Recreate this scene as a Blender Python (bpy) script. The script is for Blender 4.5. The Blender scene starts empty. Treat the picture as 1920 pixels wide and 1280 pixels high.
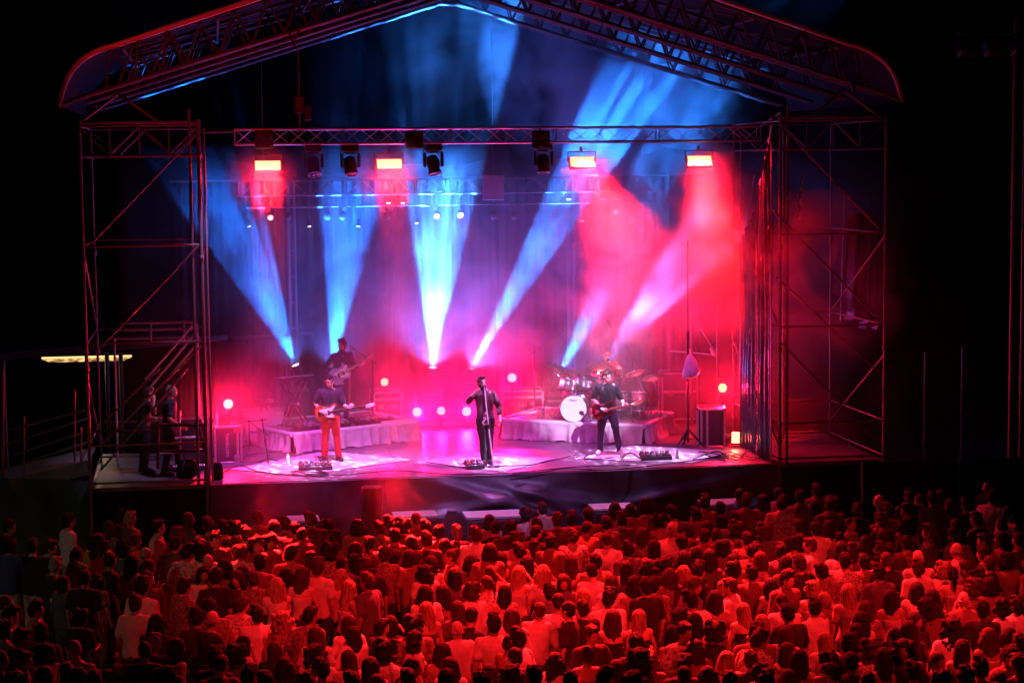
import bpy, bmesh, math, random
from mathutils import Vector, Matrix, Euler, noise
random.seed(11)
S = bpy.context.scene
COL = S.collection
PI = math.pi
R = math.radians

# ------------------------------------------------------------------ camera
CF, CYAW, CPIT, CROL = 3534.36, .1559, .0928, -.0111
CPOS = Vector((-5.3126, -35.5527, 7.8397))
FW = Vector((math.sin(CYAW)*math.cos(CPIT), math.cos(CYAW)*math.cos(CPIT), -math.sin(CPIT)))
_rt = Vector((math.cos(CYAW), -math.sin(CYAW), 0)); _up = _rt.cross(FW)
RT = _rt*math.cos(CROL)+_up*math.sin(CROL); UP = _up*math.cos(CROL)-_rt*math.sin(CROL)
cd = bpy.data.cameras.new('camera'); cam = bpy.data.objects.new('camera', cd); COL.objects.link(cam)
M = Matrix((RT, UP, -FW)).transposed().to_4x4(); M.translation = CPOS; cam.matrix_world = M
cd.sensor_width = 36; cd.lens = 36*CF/1920; cd.clip_start = .1; cd.clip_end = 3000
S.camera = cam

def at(px, py, y=None, z=None):
    """the point of the place seen at a photo pixel, on the plane Y=y or Z=z"""
    d = FW+RT*((px-960)/CF)-UP*((py-640)/CF)
    t = (y-CPOS.y)/d.y if y is not None else (z-CPOS.z)/d.z
    return CPOS+d*t

# ------------------------------------------------------------------ sky, night fill, exposure
W = bpy.data.worlds.new('World'); S.world = W; W.use_nodes = True
wn = W.node_tree; bg = wn.nodes['Background']
sky = wn.nodes.new('ShaderNodeTexSky'); sky.sky_type = 'NISHITA'; sky.sun_disc = False
sky.sun_elevation = R(-4); sky.sun_rotation = R(200)
wn.links.new(sky.outputs[0], bg.inputs[0]); bg.inputs[1].default_value = .05
sl = bpy.data.lights.new('night_fill', 'SUN'); sl.energy = .004; sl.angle = R(.5); sl.color = (.8, .85, 1)  # weak sun lamp added as ambient fill for the night
so = bpy.data.objects.new('night_fill', sl); COL.objects.link(so); so.rotation_euler = (R(55), 0, R(-30))
S.view_settings.view_transform = 'Standard'; S.view_settings.look = 'None'
S.view_settings.exposure = 0; S.view_settings.gamma = 1; S.view_settings.use_curve_mapping = False
cy = S.cycles
cy.use_denoising = True; cy.volume_bounces = 0; cy.max_bounces = 4; cy.diffuse_bounces = 2; cy.glossy_bounces = 2
cy.transparent_max_bounces = 6; cy.sample_clamp_indirect = 4; cy.use_light_tree = True
cy.volume_step_rate = .9; cy.volume_max_steps = 96
cy.caustics_reflective = False; cy.caustics_refractive = False

# ------------------------------------------------------------------ materials
MATS = {}
def mat(name, col, rough=.5, metal=0., var=.0, scale=6., bump=0., bscale=40., emit=None, estr=0., spec=.5, stretch=None, sheen=0.):
    if name in MATS: return MATS[name]
    m = bpy.data.materials.new(name); m.use_nodes = True; nt = m.node_tree
    b = nt.nodes['Principled BSDF']; L = nt.links
    b.inputs['Base Color'].default_value = (*col, 1); b.inputs['Roughness'].default_value = rough
    b.inputs['Metallic'].default_value = metal; b.inputs['Specular IOR Level'].default_value = spec
    if sheen: b.inputs['Sheen Weight'].default_value = sheen
    tc = nt.nodes.new('ShaderNodeTexCoord'); vec = tc.outputs['Object']
    if stretch:
        mp = nt.nodes.new('ShaderNodeMapping'); mp.inputs['Scale'].default_value = stretch
        L.new(vec, mp.inputs[0]); vec = mp.outputs[0]
    if var:
        n = nt.nodes.new('ShaderNodeTexNoise'); n.inputs['Scale'].default_value = scale; n.inputs['Detail'].default_value = 5
        L.new(vec, n.inputs['Vector'])
        r = nt.nodes.new('ShaderNodeValToRGB')
        r.color_ramp.elements[0].position = .3; r.color_ramp.elements[1].position = .72
        r.color_ramp.elements[0].color = (*[c*(1-var) for c in col], 1); r.color_ramp.elements[1].color = (*[min(1, c*(1+var)) for c in col], 1)
        L.new(n.outputs['Fac'], r.inputs[0]); L.new(r.outputs[0], b.inputs['Base Color'])
        q = nt.nodes.new('ShaderNodeMapRange'); q.inputs[3].default_value = max(.05, rough-.12); q.inputs[4].default_value = min(1, rough+.15)
        L.new(n.outputs['Fac'], q.inputs[0]); L.new(q.outputs[0], b.inputs['Roughness'])
    if bump:
        n2 = nt.nodes.new('ShaderNodeTexNoise'); n2.inputs['Scale'].default_value = bscale; n2.inputs['Detail'].default_value = 3
        L.new(vec, n2.inputs['Vector'])
        bn = nt.nodes.new('ShaderNodeBump'); bn.inputs['Strength'].default_value = bump; bn.inputs['Distance'].default_value = .01
        L.new(n2.outputs['Fac'], bn.inputs['Height']); L.new(bn.outputs[0], b.inputs['Normal'])
    if emit:
        b.inputs['Emission Color'].default_value = (*emit, 1); b.inputs['Emission Strength'].default_value = estr
    MATS[name] = m; return m

steel = mat('galvanised steel', (.17, .165, .16), .55, .6, .35, 9, .15, 60)
roofsteel = mat('weathered roof steel', (.07, .065, .065), .65, .15, .35, 9, .15, 60, spec=.25)
alu = mat('aluminium truss', (.5, .5, .51), .32, 1, .2, 12, .1, 80)
blackpaint = mat('black painted metal', (.02, .02, .02), .45, 0, .4, 14, .15, 90)
blackplastic = mat('black plastic', (.018, .018, .019), .38, 0, .3, 20)
chrome = mat('chrome', (.7, .7, .7), .12, 1, .1, 10)
deckmat = mat('stage plywood', (.13, .12, .125), .38, 0, .45, 2.2, .25, 30)
asphalt = mat('asphalt', (.045, .045, .045), .85, 0, .4, 1.5, .6, 60)
curtain = mat('black curtain', (.009, .008, .009), .9, 0, .3, 3, .3, 30, spec=.1)
satin = mat('black satin skirt', (.035, .03, .035), .36, 0, .3, 2, .25, 12)
drapem = mat('glossy black drape', (.06, .055, .065), .24, 0, .3, 3, .15, 18)
skirtcloth = mat('pale riser cloth', (.42, .40, .40), .75, 0, .18, 5, .3, 40)
tarp = mat('green tarpaulin', (.03, .06, .03), .6, 0, .4, 2, .4, 9)
canopym = mat('dark roof sheet', (.007, .007, .009), .75, 0, .3, 1.2, .3, 8, spec=.08)
edgem = mat('roof edge pipe', (.55, .5, .5), .4, .1, .2, 4)
casem = mat('flight case laminate', (.03, .025, .03), .45, 0, .35, 8, .2, 60)
casewhite = mat('white case laminate', (.6, .6, .62), .45, 0, .12, 6, .15, 60)
rugm = mat('pale rug', (.5, .48, .48), .9, 0, .22, 7, .7, 90)
printm = mat('white print', (.6, .58, .6), .6, 0, .1)
bagm = mat('white plastic bag', (.62, .62, .66), .4, 0, .15, 9, .5, 14)
rubber = mat('rubber cable', (.012, .012, .012), .5, 0, .2)
watercl = mat('clear bottle', (.7, .72, .75), .12, 0, .1)
concretem = mat('pale ramp concrete', (.23, .22, .2), .8, 0, .3, 3, .5, 40)
hillm = mat('dark hillside scrub', (.03, .035, .025), .95, 0, .5, .3, .8, 2)

# ------------------------------------------------------------------ mesh helpers
class MB:
    def __init__(s): s.v = []; s.f = []; s.mi = []; s.cur = 0
    def add(s, vs, fs):
        o = len(s.v); s.v += [tuple(v) for v in vs]
        for f in fs: s.f.append([i+o for i in f]); s.mi.append(s.cur)
    def box(s, c, d, M=None):
        x, y, z = [k/2 for k in d]; c = Vector(c)
        vs = [Vector((a*x, b*y, e*z)) for a in (-1, 1) for b in (-1, 1) for e in (-1, 1)]
        if M is not None: vs = [M @ v for v in vs]
        s.add([v+c for v in vs], [(0, 1, 3, 2), (4, 6, 7, 5), (0, 4, 5, 1), (2, 3, 7, 6), (0, 2, 6, 4), (1, 5, 7, 3)])
    def tube(s, pts, rad, n=8, cap=True):
        pts = [Vector(p) for p in pts]
        if not isinstance(rad, (list, tuple)): rad = [rad]*len(pts)
        rings = []; prev = None
        for i, p in enumerate(pts):
            t = (pts[min(i+1, len(pts)-1)]-pts[max(i-1, 0)])
            t = t.normalized() if t.length > 1e-9 else Vector((0, 0, 1))
            if prev is None:
                a = t.orthogonal().normalized()
            else:
                a = (prev-t*prev.dot(t)); a = a.normalized() if a.length > 1e-6 else t.orthogonal().normalized()
            prev = a; b = t.cross(a); r = rad[i]
            if not isinstance(r, (list, tuple)): r = (r, r)
            rings.append([p+a*(r[0]*math.cos(2*PI*k/n))+b*(r[1]*math.sin(2*PI*k/n)) for k in range(n)])
        s.rings(rings, cap)
    def rings(s, rings, cap=True, close=True):
        n = len(rings[0]); vs = [v for r in rings for v in r]; fs = []
        for i in range(len(rings)-1):
            for k in range(n if close else n-1):
                fs.append((i*n+k, i*n+(k+1) % n, (i+1)*n+(k+1) % n, (i+1)*n+k))
        if cap:
            fs.append(tuple(range(n-1, -1, -1))); fs.append(tuple((len(rings)-1)*n+k for k in range(n)))
        s.add(vs, fs)
    def lathe(s, prof, n=16, M=None, cap=True):
        M = M or Matrix.Identity(4)
        s.rings([[M @ Vector((r*math.cos(2*PI*k/n), r*math.sin(2*PI*k/n), z)) for k in range(n)] for r, z in prof], cap)
    def ell(s, c, r, M=None, n=12, m=8):
        c = Vector(c); rr = []
        for i in range(m+1):
            th = -PI/2+PI*i/m; th = max(-PI/2+.04, min(PI/2-.04, th))
            ring = []
            for k in range(n):
                v = Vector((r[0]*math.cos(th)*math.cos(2*PI*k/n), r[1]*math.cos(th)*math.sin(2*PI*k/n), r[2]*math.sin(th)))
                ring.append((M @ v if M is not None else v)+c)
            rr.append(ring)
        s.rings(rr)
    def capsule(s, pts, rad, n=10):
        """chain with rounded ends"""
        pts = [Vector(p) for p in pts]; rad = list(rad)
        def mx(r): return max(r) if isinstance(r, (tuple, list)) else r
        def sc(r, k): return tuple(x*k for x in r) if isinstance(r, (tuple, list)) else r*k
        t0 = (pts[0]-pts[1]).normalized(); t1 = (pts[-1]-pts[-2]).normalized(); P = []; Q = []
        for a in (.97, .75, .4): P.append(pts[0]+t0*mx(rad[0])*a); Q.append(sc(rad[0], math.sqrt(1-a*a)))
        P += pts; Q += rad
        for a in (.4, .75, .97): P.append(pts[-1]+t1*mx(rad[-1])*a); Q.append(sc(rad[-1], math.sqrt(1-a*a)))
        s.tube(P, Q, n)
    def grid(s, fn, nu, nv):
        vs = [fn(u/nu, v/nv) for v in range(nv+1) for u in range(nu+1)]
        fs = [(v*(nu+1)+u, v*(nu+1)+u+1, (v+1)*(nu+1)+u+1, (v+1)*(nu+1)+u) for v in range(nv) for u in range(nu)]
        s.add(vs, fs)
    def prism(s, outline, z0, z1, M=None):
        n = len(outline); vs = [Vector((x, y, z0)) for x, y in outline]+[Vector((x, y, z1)) for x, y in outline]
        if M is not None: vs = [M @ v for v in vs]
        s.add(vs, [tuple(range(n-1, -1, -1)), tuple(range(n, 2*n))]+[(i, (i+1) % n, n+(i+1) % n, n+i) for i in range(n)])
    def mesh(s, name, mats, smooth=False, bevel=0, seg=1):
        me = bpy.data.meshes.new(name); me.from_pydata(s.v, [], s.f)
        for m in (mats if isinstance(mats, (list, tuple)) else [mats]): me.materials.append(m)
        me.polygons.foreach_set('material_index', s.mi)
        if bevel:
            bm = bmesh.new(); bm.from_mesh(me)
            bmesh.ops.bevel(bm, geom=[e for e in bm.edges if len(e.link_faces) == 2 and e.calc_face_angle(0) > .6], offset=bevel, segments=seg, affect='EDGES', clamp_overlap=True)
            bm.to_mesh(me); bm.free()
        if smooth:
            me.polygons.foreach_set('use_smooth', [True]*len(me.polygons))
        me.update(); return me

ROOTINV = {}
def attach(o, p):
    if p is None: return o
    o.parent = p
    o.matrix_parent_inverse = ROOTINV[p.name] if p.name in ROOTINV else p.matrix_basis.inverted()
    return o
def link(name, me, parent=None, M=None):
    o = bpy.data.objects.new(name, me); COL.objects.link(o)
    if M is not None: o.matrix_basis = M
    return attach(o, parent)
def tag(o, label=None, cat=None, group=None, kind=None):
    if label: o['label'] = label
    if cat: o['category'] = cat
    if group: o['group'] = group
    if kind: o['kind'] = kind
    return o
def thing(name, label, cat, loc, rotz=0, group=None, world=False):
    """an Empty at the thing's base; with world=True its parts are given in world coordinates"""
    o = bpy.data.objects.new(name, None); COL.objects.link(o); o.empty_display_size = .1
    o.matrix_basis = Matrix.Translation(loc) @ Matrix.Rotation(rotz, 4, 'Z')
    ROOTINV[o.name] = o.matrix_basis.inverted() if world else Matrix.Identity(4)
    return tag(o, label, cat, group)
_tc = {}
def rod(name, p, q, r, m, parent=None, n=8):
    """one straight tube, sharing a unit cylinder"""
    p, q = Vector(p), Vector(q); k = (m.name, n)
    if k not in _tc:
        b = MB(); b.rings([[Vector((math.cos(2*PI*i/n), math.sin(2*PI*i/n), z)) for i in range(n)] for z in (0, 1)])
        _tc[k] = b.mesh('tube', m); _tc[k].polygons.foreach_set('use_smooth', [len(f.vertices) == 4 for f in _tc[k].polygons])
    d = q-p
    Mx = Matrix.Translation(p) @ d.to_track_quat('Z', 'Y').to_matrix().to_4x4() @ Matrix.Diagonal((r, r, d.length, 1))
    return link(name, _tc[k], parent, Mx)
_bc = {}
def box(name, c, d, m, parent=None, rot=None, bevel=.006):
    k = (tuple(round(x, 3) for x in d), m.name, bevel)
    if k not in _bc:
        b = MB(); b.box((0, 0, 0), d); _bc[k] = b.mesh(name, m, bevel=bevel)
    Mx = Matrix.Translation(c)
    if rot is not None: Mx = Mx @ (Matrix.Rotation(rot, 4, 'Z') if isinstance(rot, (int, float)) else rot)
    return link(name, _bc[k], parent, Mx)
def copy_tree(o, parent=None):
    c = o.copy(); COL.objects.link(c)
    if parent: c.parent = parent
    if o.name in ROOTINV: ROOTINV[c.name] = ROOTINV[o.name]
    for ch in KIDS(o): copy_tree(ch, c)
    return c
def KIDS(o): return [x for x in bpy.data.objects if x.parent == o]
def text_mesh(txt, size, m, name='lettering', depth=.0015):
    c = bpy.data.curves.new(name, 'FONT'); c.body = txt; c.size = size; c.extrude = depth; c.align_x = 'CENTER'; c.align_y = 'CENTER'
    o = bpy.data.objects.new(name, c); COL.objects.link(o)
    dg = bpy.context.evaluated_depsgraph_get(); me = bpy.data.meshes.new_from_object(o.evaluated_get(dg))
    bpy.data.objects.remove(o); me.materials.clear(); me.materials.append(m); return me

# ------------------------------------------------------------------ lamps
def spot(p, t, col, watts, size, blend=.2, r=.05, gobo=None, gs=16., lo=.2, hi=2., name='spot_light'):
    l = bpy.data.lights.new(name, 'SPOT'); l.energy = watts; l.color = col; l.spot_size = R(size); l.spot_blend = blend; l.shadow_soft_size = r
    o = bpy.data.objects.new(name, l); COL.objects.link(o); o.location = p
    o.rotation_euler = (Vector(t)-Vector(p)).to_track_quat('-Z', 'Y').to_euler()
    if gobo:
        l.use_nodes = True; nt = l.node_tree; em = nt.nodes['Emission']; tc = nt.nodes.new('ShaderNodeTexCoord')
        mr = nt.nodes.new('ShaderNodeMapRange'); mr.inputs[3].default_value = lo; mr.inputs[4].default_value = hi
        if gobo == 'rays':
            n = nt.nodes.new('ShaderNodeTexNoise'); n.inputs['Scale'].default_value = gs; n.inputs['Detail'].default_value = 1
            mp = nt.nodes.new('ShaderNodeMapping'); mp.inputs['Location'].default_value = (random.random()*9, random.random()*9, 0)
            nt.links.new(tc.outputs['Normal'], mp.inputs[0]); nt.links.new(mp.outputs[0], n.inputs['Vector'])
            mr.inputs[1].default_value = .46; mr.inputs[2].default_value = .57
            nt.links.new(n.outputs['Fac'], mr.inputs[0])
        else:
            n = nt.nodes.new('ShaderNodeTexVoronoi'); n.inputs['Scale'].default_value = gs; n.inputs['Randomness'].default_value = .6
            nt.links.new(tc.outputs['Normal'], n.inputs['Vector'])
            mr.inputs[1].default_value = .3; mr.inputs[2].default_value = .22
            nt.links.new(n.outputs['Distance'], mr.inputs[0])
        nt.links.new(mr.outputs[0], em.inputs['Strength'])
    return o
# ================================================================== SETTING
ZS = 1.95
g = MB(); g.grid(lambda u, v: Vector((-400+800*u, -60+900*v, 0)), 40, 45)
ground = tag(link('ground', g.mesh('ground', asphalt)), kind='structure')
hb = MB()
def hillf(u, v):
    x = -160+320*u; a = 10+7*noise.noise(Vector((x*.02, 3, 0)))+3*noise.noise(Vector((x*.07, 8, 0)))
    return Vector((x, 70+60*v, -.5+a*math.sin(v*PI/2)*.8+1.2*noise.noise(Vector((x*.3, v*9, 1)))*min(1, v*4)))
hb.grid(hillf, 120, 24)
tag(link('hill', hb.mesh('hill', hillm, True)), kind='structure')

# ---------------------------------------------------------------- stage deck
stage = thing('stage', 'wide concert stage with a dark plywood deck and black cloth along its front edge', 'stage', (0, 0, 0), world=True)
dx = 11.0/6
for i in range(6):
    for j in range(7):
        y0, y1 = j*8.6/7, (j+1)*8.6/7
        box('deck_panel', (-5.5+dx*(i+.5), (y0+y1)/2, ZS-.04+.0015*((i*7+j*3) % 3-1)), (dx-.008, y1-y0-.008, .08), deckmat, stage, bevel=.003)
for i in range(12):
    rod('deck_leg', (-5.4+i*10.8/11, .5, 0), (-5.4+i*10.8/11, .5, ZS-.085), .03, steel, stage)
rod('edge_rail', (-5.5, -.03, ZS-.045), (5.5, -.03, ZS-.045), .035, blackpaint, stage)
def skirt(x0, x1, seed, folds):
    b = MB()
    def f(u, v):
        x = x0+(x1-x0)*u
        n = noise.noise(Vector((x*1.7+seed, v*1.2, seed)))*.06+noise.noise(Vector((x*.6, v*2.3+seed, 4)))*.09
        d = 0
        for (fx, fv, sl, amp, w) in folds:          # pulled diagonal creases
            k = (v-fv)-(x-fx)*sl
            d += amp*math.exp(-(k/w)**2)*math.exp(-((x-fx)/1.6)**2)
        return Vector((x, -.085-(n+.05+d)*min(1, .15+v*2.2)-v*.12, ZS-.02-v*(ZS-.06)))
    b.grid(f, int((x1-x0)*22), 34); return b.mesh('skirt', satin, True)
for x0, x1, sd, fo in ((-5.52, -2.2, 1, [(-4.2, .3, .1, .02, .1)]), (-2.195, 2.2, 5, [(-.4, .18, .17, .16, .06), (-.9, .36, -.13, .15, .07), (.9, .22, .12, .13, .07), (.3, .4, .2, .12, .1), (1.4, .4, .25, .1, .06)]),
                      (2.205, 5.52, 9, [(3.6, .22, -.1, .14, .05), (4.6, .5, -.16, .1, .06)])):
    link('front_skirt', skirt(x0, x1, sd, fo), stage)
# fascia of the wings
for x0, x1 in ((-7.75, -5.6), (5.6, 7.75)):
    b = MB(); b.grid(lambda u, v: Vector((x0+(x1-x0)*u, .05-.03*noise.noise(Vector((u*4, v*2, x0))), ZS-.06-v*(ZS-.1))), 20, 10)
    link('wing_skirt', b.mesh('wing_skirt', curtain, True), stage)
    for k in range(2):
        box('wing_deck', ((x0+x1)/2, 1.1+k*2.16, ZS-.05), (2.1, 2.14, .08), deckmat, stage, bevel=.003)
rod('rear_step_rail', (-1.4, 6.62, ZS+.07), (1.35, 6.66, ZS+.07), .05, alu, stage)
box('rear_step', (0, 7.2, ZS+.05), (2.7, 1.0, .1), deckmat, stage)

# ---------------------------------------------------------------- backdrop
bd = thing('backdrop', 'pleated black backdrop curtain hung across the rear of the stage', 'curtain', (0, 8.7, ZS), world=True)
for k in range(5):
    x0 = -6.2+2.5*k
    b = MB(); ph = k*1.7
    b.grid(lambda u, v: Vector((x0+2.48*u, 8.75+.05*math.sin(u*2*PI*11+ph+.6*math.sin(v*3+u*5))+.03*noise.noise(Vector((x0+u*3, v*2, 1))), ZS+.03+v*5.55)), 120, 14)
    link('curtain_panel', b.mesh('curtain_panel', curtain, True), bd)
rod('curtain_pipe', (-6.3, 8.75, ZS+5.62), (6.4, 8.75, ZS+5.62), .025, steel, bd)

# ---------------------------------------------------------------- scaffold towers either side
def tower(label, sx):
    t = thing('scaffold_tower', label, 'scaffold', (sx*6.58, 1.5, 0), group='scaffold towers beside the stage', world=True)
    xi, xo = sx*5.56, sx*7.7; Y0, Y1 = -.12, 3.2
    for x in (xi, xo):
        for y in (Y0, Y1):
            rod('post', (x, y, .02), (x, y, 8.75), .034 if y == Y0 else .026, steel, t, 10)
            for z in (2.4, 4.2, 6.2, 8.1):
                rod('coupler', (x, y, z-.05), (x, y, z+.05), .05, steel, t, 8)
    rod('post', (xi+sx*.16, Y0+.05, 1.9), (xi+sx*.16, Y0+.05, 8.95), .03, steel, t)
    rod('post', (xi-sx*.1, Y0+.3, 1.95), (xi-sx*.1, Y0+.3, 8.6), .022, steel, t)
    if sx > 0:
        rod('post', (6.65, Y1, .02), (6.65, Y1, 8.5), .03, steel, t)
    for z in (8.65, 8.1, 6.45, 4.65, 2.75, 2.05):
        for y in (Y0, Y1):
            rod('ledger', (xi, y, z), (xo, y, z), .02, steel, t)
        for x in (xi, xo):
            rod('ledger', (x, Y0, z), (x, Y1, z), .018, steel, t)
    # lattice between the two top ledgers
    n = 4
    for k in range(n):
        a, b2 = xi+(xo-xi)*k/n, xi+(xo-xi)*(k+1)/n
        rod('lattice_bar', (a, Y0-.01, 8.12 if k % 2 else 8.63), (b2, Y0-.01, 8.63 if k % 2 else 8.12), .016, steel, t)
        rod('lattice_bar', (b2, Y0, 8.12), (b2, Y0, 8.63), .016, steel, t)
        rod('lattice_bar', (a, Y1-.01, 8.12 if k % 2 else 8.63), (b2, Y1-.01, 8.63 if k % 2 else 8.12), .016, steel, t)
    e = Y0-.06
    if sx < 0:
        D = [((370, 250), (170, 458)), ((378, 455), (178, 662)), ((352, 690), (190, 880)), ((300, 690), (196, 790)), ((385, 640), (186, 838))]
    else:
        D = [((1460, 230), (1648, 428)), ((1450, 395), (1640, 592)), ((1456, 520), (1650, 700)), ((1462, 640), (1640, 822))]
    for a, b2 in D:
        rod('diagonal', at(*a, y=e), at(*b2, y=e), .021, steel, t); e += .05
    for z in (2.3, 4.65):
        rod('diagonal', (xi, Y0, z), (xi, Y1, z+1.75), .022, steel, t); rod('diagonal', (xo, Y0, z+1.75), (xo, Y1, z), .022, steel, t)
    # head frame carrying the roof
    for q in (-.55, .55):
        rod('head_strut', (sx*7.0, .3, 9.25), (sx*7.0+q*1.3, .3, 8.72), .032, steel, t)
    rod('ledger', (sx*5.5, .3, 8.72), (sx*7.75, .3, 8.72), .03, steel, t)
    box('base_plate', (xo, Y0, .03), (.3, .3, .04), steel, t)
    return t
tower('galvanised scaffold tower with stairs at the left side of the stage', -1)
tower('galvanised scaffold tower with a hanging sheet at the right side of the stage', 1)

# rear supports seen through the smoke
for nm, xs, ys, lab in (('left', -3.62, 8.2, 'slim upright support pole behind the back riser guitarist'), ('centre', 2.93, 8.2, 'slim upright support pole behind the drum riser')):
    p = thing('support_pole', lab, 'pole', (xs, ys, ZS), group='upright poles at the rear of the stage')
    rod('pole', (0, 0, 0), (0, 0, 5.6), .035, steel, p); rod('pole', (.14, 0, 0), (.14, 0, 5.6), .03, steel, p)
    box('base_plate', (.07, 0, .015), (.5, .5, .03), steel, p)
    for k in range(9): rod('rung', (0, 0, .4+k*.6), (.14, 0, .4+k*.6), .012, steel, p)
ss = thing('side_scaffold', 'thin scaffold frame standing behind the tripod at stage right edge', 'scaffold', (5.4, 5.5, ZS), world=True)
for px, yy in ((1256, 6.2), (1297, 5.6), (1345, 5.0)):
    q = at(px, 700, y=yy); rod('post', (q.x, yy, ZS), (q.x, yy, 7.6), .028, steel, ss)
a0, a1, a2 = at(1256, 700, y=6.2), at(1297, 700, y=5.6), at(1345, 700, y=5.0)
for z in (3.6, 5.2, 7.0):
    rod('ledger', (a0.x, 6.2, z), (a2.x, 5.0, z), .022, steel, ss)
rod('brace', (a0.x, 6.18, 5.2), (a2.x, 4.98, 3.6), .02, steel, ss); rod('brace', (a0.x, 6.22, 7.0), (a2.x, 5.02, 5.2), .02, steel, ss)

# ---------------------------------------------------------------- roof
roof = thing('stage_roof', 'gabled stage roof of open trusses with a dark sheet and rounded eaves', 'roof', (0, 3.5, 8.9), world=True)
RS = .306
def low(x): return 11.42-RS*abs(x)
def top(x): return 12.24-.318*abs(x)
TY = (-.75, 1.45, 3.6, 5.7)
for ti, y in enumerate(TY):
    rb_ = MB(); rb_.box((0, 0, 0), (.36, .4, .95))
    tr = link('roof_truss', rb_.mesh('roof_truss', roofsteel, bevel=.02), roof, Matrix.Translation((0, y, 11.8)))   # ridge block carrying its tubes
    for sx in (-1, 1):
        for w in (-.14, .14):
            rod('chord', (sx*.1, y+w, low(.1)), (sx*7.5, y+w, low(7.5)), .038, roofsteel, tr)
        rod('chord', (sx*.1, y, top(.1)-.05), (sx*6.8, y, top(6.8)-.05), .036, roofsteel, tr)
        N = 11
        for k in range(N):
            xa, xb = .2+k*6.6/N, .2+(k+1)*6.6/N
            xm = (xa+xb)/2
            for w in (-.14, .14):
                rod('brace', (sx*xa, y+w, low(xa)), (sx*xm, y, top(xm)-.05), .019, roofsteel, tr, 6)
                rod('brace', (sx*xb, y+w, low(xb)), (sx*xm, y, top(xm)-.05), .019, roofsteel, tr, 6)
for x in (-6.7, -5.0, -3.2, -1.5, 1.5, 3.2, 5.0, 6.7):
    pz = top(x)-.1
    rod('purlin', (x, TY[0], pz), (x, TY[-1]+.2, pz), .03, roofsteel, roof)
    for k in range(3):
        s2 = 1 if x > 0 else -1
        rod('wind_brace', (x, TY[k], pz), (x-s2*1.6 if abs(x) > 1.6 else x, TY[k+1], top(abs(x)-1.6 if abs(x) > 1.6 else x)-.12), .016, roofsteel, roof, 6)
EY = TY[0]-.28
RX = -.15                     # ridge line lies slightly left of the stage centre
HW = 7.82
def eave(sx):
    pts = [Vector((sx*6.85, 0, top(7.0)+.02))]
    P0, P1, P2 = Vector((sx*6.85, 0, top(7.0)+.02)), Vector((sx*(HW-.12), 0, top(8.0)+.16)), Vector((sx*HW, 0, low(8.05)+.02))
    return [(P0*(1-t)**2+P1*2*t*(1-t)+P2*t*t) for t in [k/12 for k in range(13)]]
for sx in (-1, 1):
    b = MB(); pts = [Vector((sx*.02, 0, top(0)+.03))]+eave(sx)
    b.tube([p+Vector((0, EY, 0)) for p in pts], .05, 8)
    link('edge_pipe', b.mesh('edge_pipe', edgem, True), roof)
    rod('eave_chord', (sx*7.5, EY, low(7.5)), (sx*HW, EY, low(8.05)+.02), .035, roofsteel, roof)
    rod('eave_chord', (sx*.1, EY, low(.1)), (sx*7.6, EY, low(7.6)), .032, roofsteel, roof)
    for k, xx in enumerate((7.0, 6.5, 6.0)):
        rod('eave_strut', (sx*xx, EY, low(xx)), (sx*(xx-.1), EY, top(xx-.1)-.03), .026, roofsteel, roof)
        rod('eave_strut', (sx*(xx-.1), EY+.02, top(xx-.1)-.03), (sx*(xx-.5), EY+.02, low(xx-.5)), .02, roofsteel, roof)
    b = MB(); pr = [Vector((sx*.0, 0, top(0)+.06))]+[Vector((sx*k, 0, top(k)+.05-.03*math.sin(k*PI))) for k in (1, 2, 3, 4, 5, 6)]+eave(sx)
    def cf(u, v):
        f = u*(len(pr)-1); i = min(int(f), len(pr)-2); p = pr[i].lerp(pr[i+1], f-i)
        yy = EY+.03+(TY[-1]+.4-EY)*v
        return Vector((p.x, yy, p.z+.012-.05*abs(math.sin(v*PI*3))*max(0, 1-abs(p.x)/7)))
    b.grid(cf, 38, 18); link('roof_sheet', b.mesh('roof_sheet', canopym, True), roof)

roof.location.x += RX

# ---------------------------------------------------------------- lighting trusses
def lattice(root, p, q, w, h, n, r=.024, rb=.011, m=alu, faces=(0, 1, 2, 3)):
    p, q = Vector(p), Vector(q); ax = (q-p).normalized(); side = Vector((-ax.y, ax.x, 0)); upv = Vector((0, 0, 1))
    cs = [p+side*(w/2*a)+upv*(h/2*b) for a, b in ((-1, -1), (1, -1), (1, 1), (-1, 1))]; d = q-p
    for c in cs: rod('chord', c, c+d, r, m, root)
    for fi in faces:
        a, b = cs[fi], cs[(fi+1) % 4]
        for k in range(n):
            t0, t1 = d*(k/n), d*((k+1)/n)
            if (k+fi) % 2: rod('brace', a+t0, b+t1, rb, m, root, 6)
            else: rod('brace', b+t0, a+t1, rb, m, root, 6)
    for t in [0, .2, .4, .6, .8, 1]:
        for fi in range(4): rod('end_bar', cs[fi]+d*t, cs[(fi+1) % 4]+d*t, rb*1.3, m, root, 6)
FTY = 2.0
fz = 8.46
ft = thing('lighting_truss', 'bright aluminium box truss hung across the front carrying the red panels', 'truss', (.5, FTY, fz), group='lighting trusses over the stage', world=True)
lattice(ft, (-4.87, FTY, fz), (5.75, FTY, fz-.02), .29, .29, 30)
rod('tie_pipe', (-5.5, FTY, fz+.1), (-4.87, FTY, fz+.1), .02, steel, ft); rod('tie_pipe', (5.75, FTY, fz+.1), (5.6, 0, fz+.35), .02, steel, ft)
RTY = 7.0
rz = 7.4
rt_ = thing('lighting_truss', 'thin grey ladder truss across the rear above the small round lamps', 'truss', (0, RTY, rz), group='lighting trusses over the stage', world=True)
for w in (-.18, .18):
    for z in (-.165, .165): rod('chord', (-4.8, RTY+w, rz+z), (4.75, RTY+w, rz+z), .022, steel, rt_)
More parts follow.
